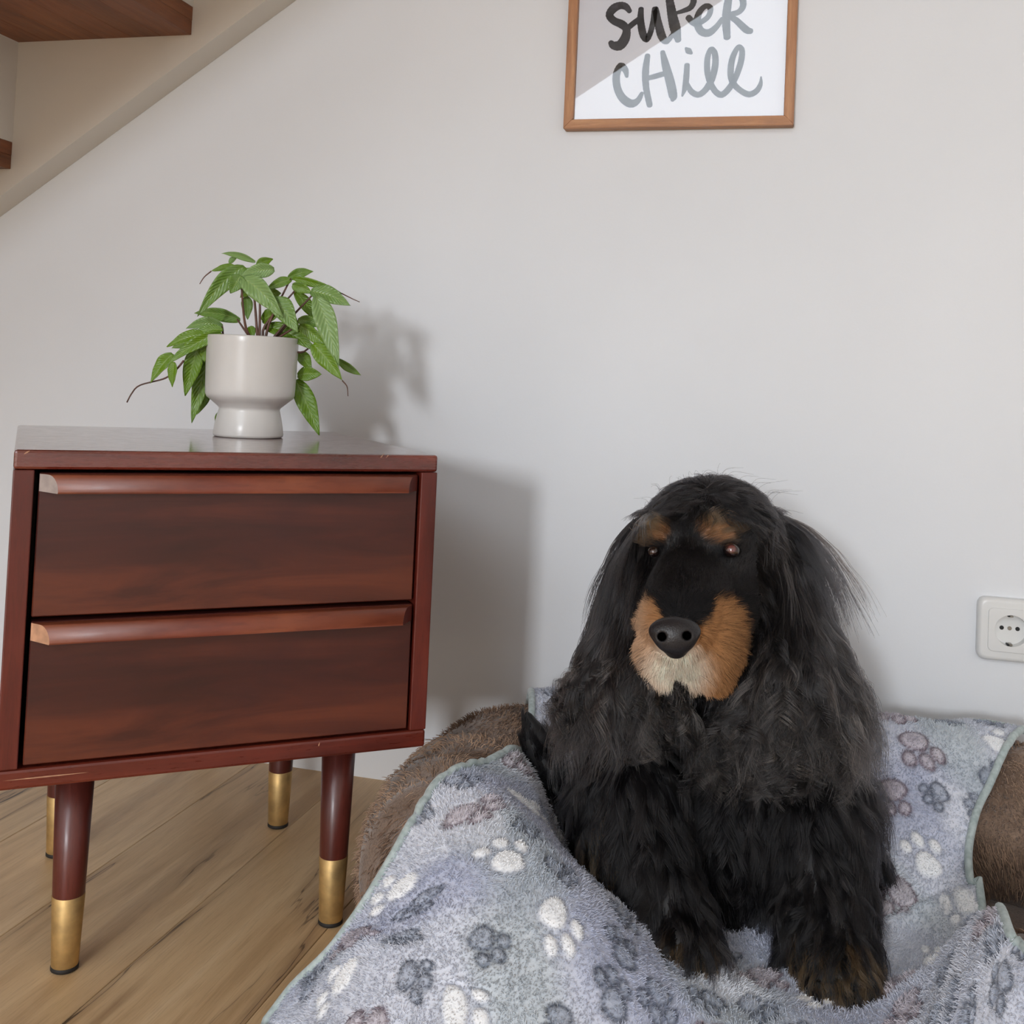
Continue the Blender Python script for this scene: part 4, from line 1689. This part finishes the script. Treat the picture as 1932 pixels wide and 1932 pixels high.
def sd_nose(P_):
    d = ell_sd(P_, Q(1273, 1191, .922), np.array([px1(48), px1(27), px1(27)]))
    d = smin(d, ell_sd(P_, Q(1274, 1206, .919), np.array([px1(36), px1(28), px1(24)])), .006)
    d = smin(d, ell_sd(P_, Q(1275, 1226, .925), np.array([px1(20), px1(16), px1(16)])), .006)
    for sx, x, y in ((-1, 1251, 1206), (1, 1294, 1204)):
        d = -smin(-d, cone_sd(P_, Q(x - sx * 2, y - 3, .882), px1(7.5), Q(x + sx * 3, y - 5, .918), px1(6.5)), .003)
        d = -smin(-d, cone_sd(P_, Q(x + sx * 6, y + 2, .893), px1(4.5), Q(x + sx * 18, y + 7, .906), px1(2.5)), .003)
    d = -smin(-d, cone_sd(P_, Q(1274, 1210, .899), px1(2.2), Q(1275, 1245, .910), px1(2.5)), .002)
    return d


NV, NF = surface_nets(sd_nose, np.array([.098, -.292, .868]), np.array([.182, -.212, .972]), .0011)


def mat_nose():
    g = NT('dog_nose')
    v = g.n('TexVoronoi')
    g.set(v.inputs['Vector'], g.obj())
    v.inputs['Scale'].default_value = 700
    c = g.mix(g.maprange(v.outputs['Distance'], .1, .6), srgb(18, 16, 18), srgb(34, 31, 33))
    at = g.n('Attribute', attribute_name='nostril_shade')
    c = g.mix(at.outputs['Fac'], c, srgb(4, 3, 3))  # insides of the nose openings painted near-black, their shade put into the colour
    g.principled(c, g.maprange(at.outputs['Fac'], 0, 1, .42, .95), normal=g.bump(v.outputs['Distance'], .25, .0008), **{'Specular IOR Level': g.maprange(at.outputs['Fac'], 0, 1, .5, 0)})
    return g.mat


me = new_mesh('nose', to_world(NV), NF, True)
nin = np.zeros(len(NV))
for sx, x, y in ((-1, 1251, 1206), (1, 1294, 1204)):
    for dc in (cone_sd(NV, Q(x - sx * 2, y - 3, .882), px1(7.5), Q(x + sx * 3, y - 5, .918), px1(6.5)), cone_sd(NV, Q(x + sx * 6, y + 2, .893), px1(4.5), Q(x + sx * 18, y + 7, .906), px1(2.5))):
        nin = np.maximum(nin, sstep(.0016, .0002, dc))
at = me.attributes.new('nostril_shade', 'FLOAT', 'POINT')
at.data.foreach_set('value', nin.astype(np.float32))
bm = bmesh.new(); bm.from_mesh(me); bmesh.ops.recalc_face_normals(bm, faces=bm.faces); bm.to_mesh(me); bm.free()
link('nose', me, mat_nose(), dog)


# ---- eyes
def mat_eye():
    g = NT('dog_eye')
    at = g.n('Attribute', attribute_name='axis')
    f = at.outputs['Fac']
    c = g.ramp(f, [(0, srgb(10, 8, 8)), (.70, srgb(22, 12, 11)), (.86, srgb(58, 30, 26)), (.95, srgb(104, 58, 54)), (1, srgb(90, 48, 45))])
    g.principled(c, .08, **{'Coat Weight': 1.0, 'Coat Roughness': .03})
    return g.mat


EYEM = mat_eye()
for (ex, ey, ez, er), look, lit in zip(EYES, ((-.15, .42), (-.25, .2)), (1.0, .84)):
    bm = bmesh.new()
    bmesh.ops.create_uvsphere(bm, u_segments=32, v_segments=20, radius=1)
    co = np.array([v.co[:] for v in bm.verts])
    ax = np.array([look[0], look[1], -1.0])
    ax /= np.linalg.norm(ax)
    f = co @ ax
    me = bm_mesh('eye', bm, True)
    R_ = er * ez / FPX
    W_ = to_world(Q(ex, ey, ez) + co * R_ * np.array([1, .92, 1]))
    me.vertices.foreach_set('co', W_.astype(np.float32).ravel())
    a = me.attributes.new('axis', 'FLOAT', 'POINT')
    a.data.foreach_set('value', np.clip(f * lit, 0, 1).astype(np.float32))  # lower factor puts the shadow over the left eye into its colour
    me.update()
    eo = link('eye', me, EYEM, dog)
    tag(eo, 'glossy reddish-brown eye')

# ---- fur, grown in locks on the body surface
TRI = np.concatenate([DF[:, [0, 1, 2]], DF[:, [0, 2, 3]]])
ta, tb, tc = DV[TRI[:, 0]], DV[TRI[:, 1]], DV[TRI[:, 2]]
t_area = np.linalg.norm(np.cross(tb - ta, tc - ta), axis=1) / 2
t_ctr = (ta + tb + tc) / 3
t_reg = fur_region(t_ctr)
t_nrm = grad(sd_dog, t_ctr)
facing = np.where((t_nrm[:, 2] > .45) & (t_reg != 2), .12, 1.0)          # far side of the dog: sparser
DENS = np.array([1.0, 2.0, 1.0, 1.0, 1.6, 1.2, 2.6, 1.2])
K = 14
tk = np.linspace(0, 1, K)
ALL_P, ALL_R, ALL_C = [], [], []


def fur_pass(regs, NG, M):
    wts = t_area * DENS[t_reg] * facing * np.isin(t_reg, regs)
    gi = RNG.choice(len(wts), NG, p=wts / wts.sum())
    r1, r2 = RNG.random(NG), RNG.random(NG)
    sw_ = np.sqrt(r1)[:, None]
    gp = (1 - sw_) * ta[gi] + sw_ * (1 - r2[:, None]) * tb[gi] + sw_ * r2[:, None] * tc[gi]
    gn = grad(sd_dog, gp)
    greg = fur_region(gp)
    keep = (sd_nose(gp) > .0008) & (to_world(gp)[:, 2] > .057)
    for ex, ey, ez, er in EYES:
        keep &= np.linalg.norm(gp - Q(ex, ey, ez), axis=1) > er * ez / FPX * 1.12
    nx_, ny_ = to_px(gp)
    keep &= ~((((nx_ - 1273) / 48) ** 2 + ((ny_ - 1202) / 38) ** 2 < 1) & (greg == 4))
    gp, gn, greg = gp[keep], gn[keep], greg[keep]
    NG = len(gp)
    gx, gy = to_px(gp)
    pick = lambda *v: np.array(v)[greg]
    LEN = pick(.055, .060, .030, .0065, .0115, .060, .022, .014)
    cap = np.where(gx < 1310, 1392, 1465) + 45 * vnoise(gp, 16, 61)
    LEN = np.where(greg == 1, np.clip((cap - gy) * gp[:, 2] / FPX, .030, .12), LEN)
    LEN = np.where((greg == 0) & (gy > 1400) & (gn[:, 2] < 0), .070, LEN)
    LEN = np.where((greg == 2) & (gy > 985), .042, LEN)
    LEN = LEN * RNG.uniform(.75, 1.2, NG)
    WAVE = pick(.0045, .0070, .0020, .0, .0004, .0045, .0015, .0006) * RNG.uniform(.5, 1.5, NG) * np.where(greg == 1, .25 + .75 * sstep(1020, 1220, gy), 1)
    LIFT = np.where((greg == 1) & (gy < 1130), .14, pick(.22, .36, .20, .10, .34, .20, .45, .10))
    flow = np.tile(GRAV, (NG, 1)).astype(float)              # right, up, away
    flow[:, 0] += .10 * np.sign(gx - 1370) * (greg == 0)
    rows = lambda *v: np.stack([np.broadcast_to(q_, NG) for q_ in v], 1)
    for rg, v in ((2, rows((gx - 1322) / 110, -(gy - 915) / 110 * .8 - .1, .15)),
                  (3, rows((gx - 1290) / 200, -(gy - 1250) / 160, .35)),
                  (4, rows((gx - 1276) / 60, -(gy - 1196) / 60 - .45, .55))):
        flow[greg == rg] = v[greg == rg]
    for bx_, by_, rx_, ry_, sg in ((1237, 1000, 32, 32, -1), (1352, 997, 44, 32, 1)):
        bm_ = np.hypot((gx - bx_) / rx_, (gy - by_) / ry_) < 1
        bm_ &= (greg == 2) | (greg == 3)
        flow[bm_] = np.array([sg * .9, .35, .1])
        LEN[bm_] = RNG.uniform(.009, .018, bm_.sum())
        LIFT[bm_] = .25
    ear = greg == 1
    flow[ear, 0] += np.where(gx[ear] < 1300, -.12, .10) * sstep(1150, 1350, gy[ear])
    flip = ear & (gx < 1175) & (gy > 1225)
    flow[flip] = np.array([-1.0, -.35, -.15])
    flow[ear & (gx > 1235) & (gx < 1300), 0] += .25
    flow[greg == 7] = np.array([-.25, 1.0, 0])
    flow[greg == 6, 2] -= .6
    flow /= np.linalg.norm(flow, axis=1)[:, None] + 1e-9
    coh = np.stack([vnoise(gp, 14, 51), vnoise(gp, 14, 52), vnoise(gp, 14, 53)], 1)
    flow += coh * np.where((greg == 1) & (gy < 1130), .12, pick(.24, .34, .22, .10, .12, .24, .3, .05))[:, None]
    tang = flow - gn * (flow * gn).sum(1)[:, None]
    tang /= np.linalg.norm(tang, axis=1)[:, None] + 1e-9
    d = gn * LIFT[:, None] + tang
    d /= np.linalg.norm(d, axis=1)[:, None]
    path = [gp - gn * .001]
    p = gp.copy()
    gw = pick(.09, .14, .05, .0, .02, .10, .05, 0)[:, None]
    phase = RNG.uniform(0, 6.28, NG)
    freq = pick(.95, 1.7, .8, 0, .5, .95, 1, .5) * RNG.uniform(.8, 1.3, NG)
    sidev = np.cross(tang, gn)
    for k_ in range(1, K):
        d = d + gw * GRAV + .05 * tang
        d /= np.linalg.norm(d, axis=1)[:, None]
        p = p + d * (LEN / (K - 1))[:, None]
        s = sd_dog(p)
        off = .0012 + .004 * (k_ / K) * (LEN > .02)
        push = np.clip(off - s, 0, None)
        ii = np.nonzero(push > 0)[0]
        if len(ii):
            g = grad(sd_dog, p[ii])
            p[ii] += g * push[ii][:, None]
            d[ii] -= g * np.minimum(0, (d[ii] * g).sum(1))[:, None]
        path.append(p.copy())
    path = np.stack(path, 1)
    wv = np.sin(phase[:, None] + freq[:, None] * 6.28 * tk) - np.sin(phase)[:, None]
    wv2 = np.cos(phase[:, None] + freq[:, None] * 6.28 * tk) - np.cos(phase)[:, None]
    amp = WAVE[:, None] * np.minimum(1, tk * 1.6)
    path += sidev[:, None] * (wv * amp)[..., None] + gn[:, None] * (np.abs(wv2) * amp * .7)[..., None]
    curl = np.where(greg == 1, .010 * sstep(1180, 1300, gy), np.where(greg == 0, .002, 0)) * RNG.uniform(.3, 1.2, NG)
    cph = RNG.choice([-1, 1], NG)[:, None] * (tk[None] ** 1.4) * 7.5
    path += (sidev[:, None] * np.sin(cph)[..., None] + gn[:, None] * (1 - np.cos(cph))[..., None]) * (curl[:, None] * tk[None] ** 1.5)[..., None]
    SPREAD = pick(.0075, .0072, .0050, .0030, .0026, .0075, .0050, .0050)
    reps = np.repeat(np.arange(NG), M)
    n = NG * M
    ang, rad = RNG.uniform(0, 6.28, n), np.sqrt(RNG.random(n))
    offv = (tang[reps] * np.cos(ang)[:, None] + sidev[reps] * np.sin(ang)[:, None]) * (rad * SPREAD[reps])[:, None]
    close = pick(.80, .90, .60, .1, .25, .80, .6, .3)[reps]
    taper = 1 - close[:, None] * tk[None] ** .8
    lenf = RNG.uniform(.70, 1.05, n)
    base = path[reps]
    base = base[:, :1] + (base - base[:, :1]) * lenf[:, None, None]
    kids = base + offv[:, None] * taper[..., None]
    fz = RNG.normal(size=(n, 1, 3)) * (LEN * pick(.030, .032, .045, .05, .08, .030, .07, .04))[reps][:, None, None]
    kids += fz * (tk[None, :, None] ** 1.6)
    lock = RNG.random(NG)
    rnd = np.clip(.65 * lock[reps] + .35 * RNG.random(n), 0, 1)
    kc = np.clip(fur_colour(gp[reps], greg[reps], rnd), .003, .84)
    # a few silver-grey locks on the chest and above the eyes
    grey = (greg == 0) & (np.abs(gx - 1380) < 55) & (gy > 1540) & (gy < 1660) & (lock < .6)
    kc[grey[reps] & (RNG.random(n) < .10)] = np.array([.22, .21, .22])
    brow = (greg[reps] == 2) & (gy[reps] > 965) & (gy[reps] < 1030) & (RNG.random(n) < .10)
    kc[brow] = np.array([.24, .22, .21])
    r0_ = pick(.00025, .00024, .00022, .00016, .00018, .00025, .00025, .00022)[reps]
    ALL_P.append(kids)
    ALL_R.append(r0_[:, None] * (1 - .75 * tk[None] ** 1.5))
    ALL_C.append(kc)


fur_pass((1,), 1500, 40)
kids = ALL_P.pop()
hair_object('ear_fur', to_world(kids.reshape(-1, 3)).reshape(kids.shape), ALL_R.pop(), ALL_C.pop(), EARM, dog)
fur_pass((0, 5, 6, 7), 3000, 36)
fur_pass((2,), 1700, 16)
fur_pass((3,), 3500, 5)
fur_pass((4,), 6000, 5)
kids = ALL_P.pop()
hair_object('face_fur', to_world(kids.reshape(-1, 3)).reshape(kids.shape), ALL_R.pop(), ALL_C.pop(), FACEM, dog)
kids = np.concatenate(ALL_P)
hair_object('fur', to_world(kids.reshape(-1, 3)).reshape(kids.shape), np.concatenate(ALL_R), np.concatenate(ALL_C), FURM, dog)

# stray hairs on the crown and whiskers
stray = []
for _ in range(45):
    x, y = RNG.uniform(1215, 1475), 0
    y = 905 + ((x - 1340) / 140) ** 2 * 75
    a = Q(x, y + 10, 1.075)
    dx = (x - 1330) / 140 + RNG.normal() * .35
    n_ = RNG.uniform(.012, .030)
    b = a + np.array([dx * .6, .55, 0]) * n_
    c = b + np.array([dx * .9 + .2, .0 + RNG.normal() * .15, 0]) * n_
    stray.append(catmull([a, b, c], 8))
for _ in range(26):
    s_x = RNG.choice([-1, 1])
    a = Q(1275 + s_x * RNG.uniform(30, 75), RNG.uniform(1215, 1270), .965)
    b = a + np.array([s_x * .012, -.006, -.004])
    c = b + np.array([s_x * .012, -.012, .002])
    stray.append(catmull([a, b, c], 8))
stray = np.array(stray)
hair_object('stray_hair', to_world(stray.reshape(-1, 3)).reshape(len(stray), 8, 3), np.broadcast_to(np.linspace(.00016, .00006, 8), (len(stray), 8)),
            np.tile([.02, .018, .018], (len(stray), 1)), FURM, dog)
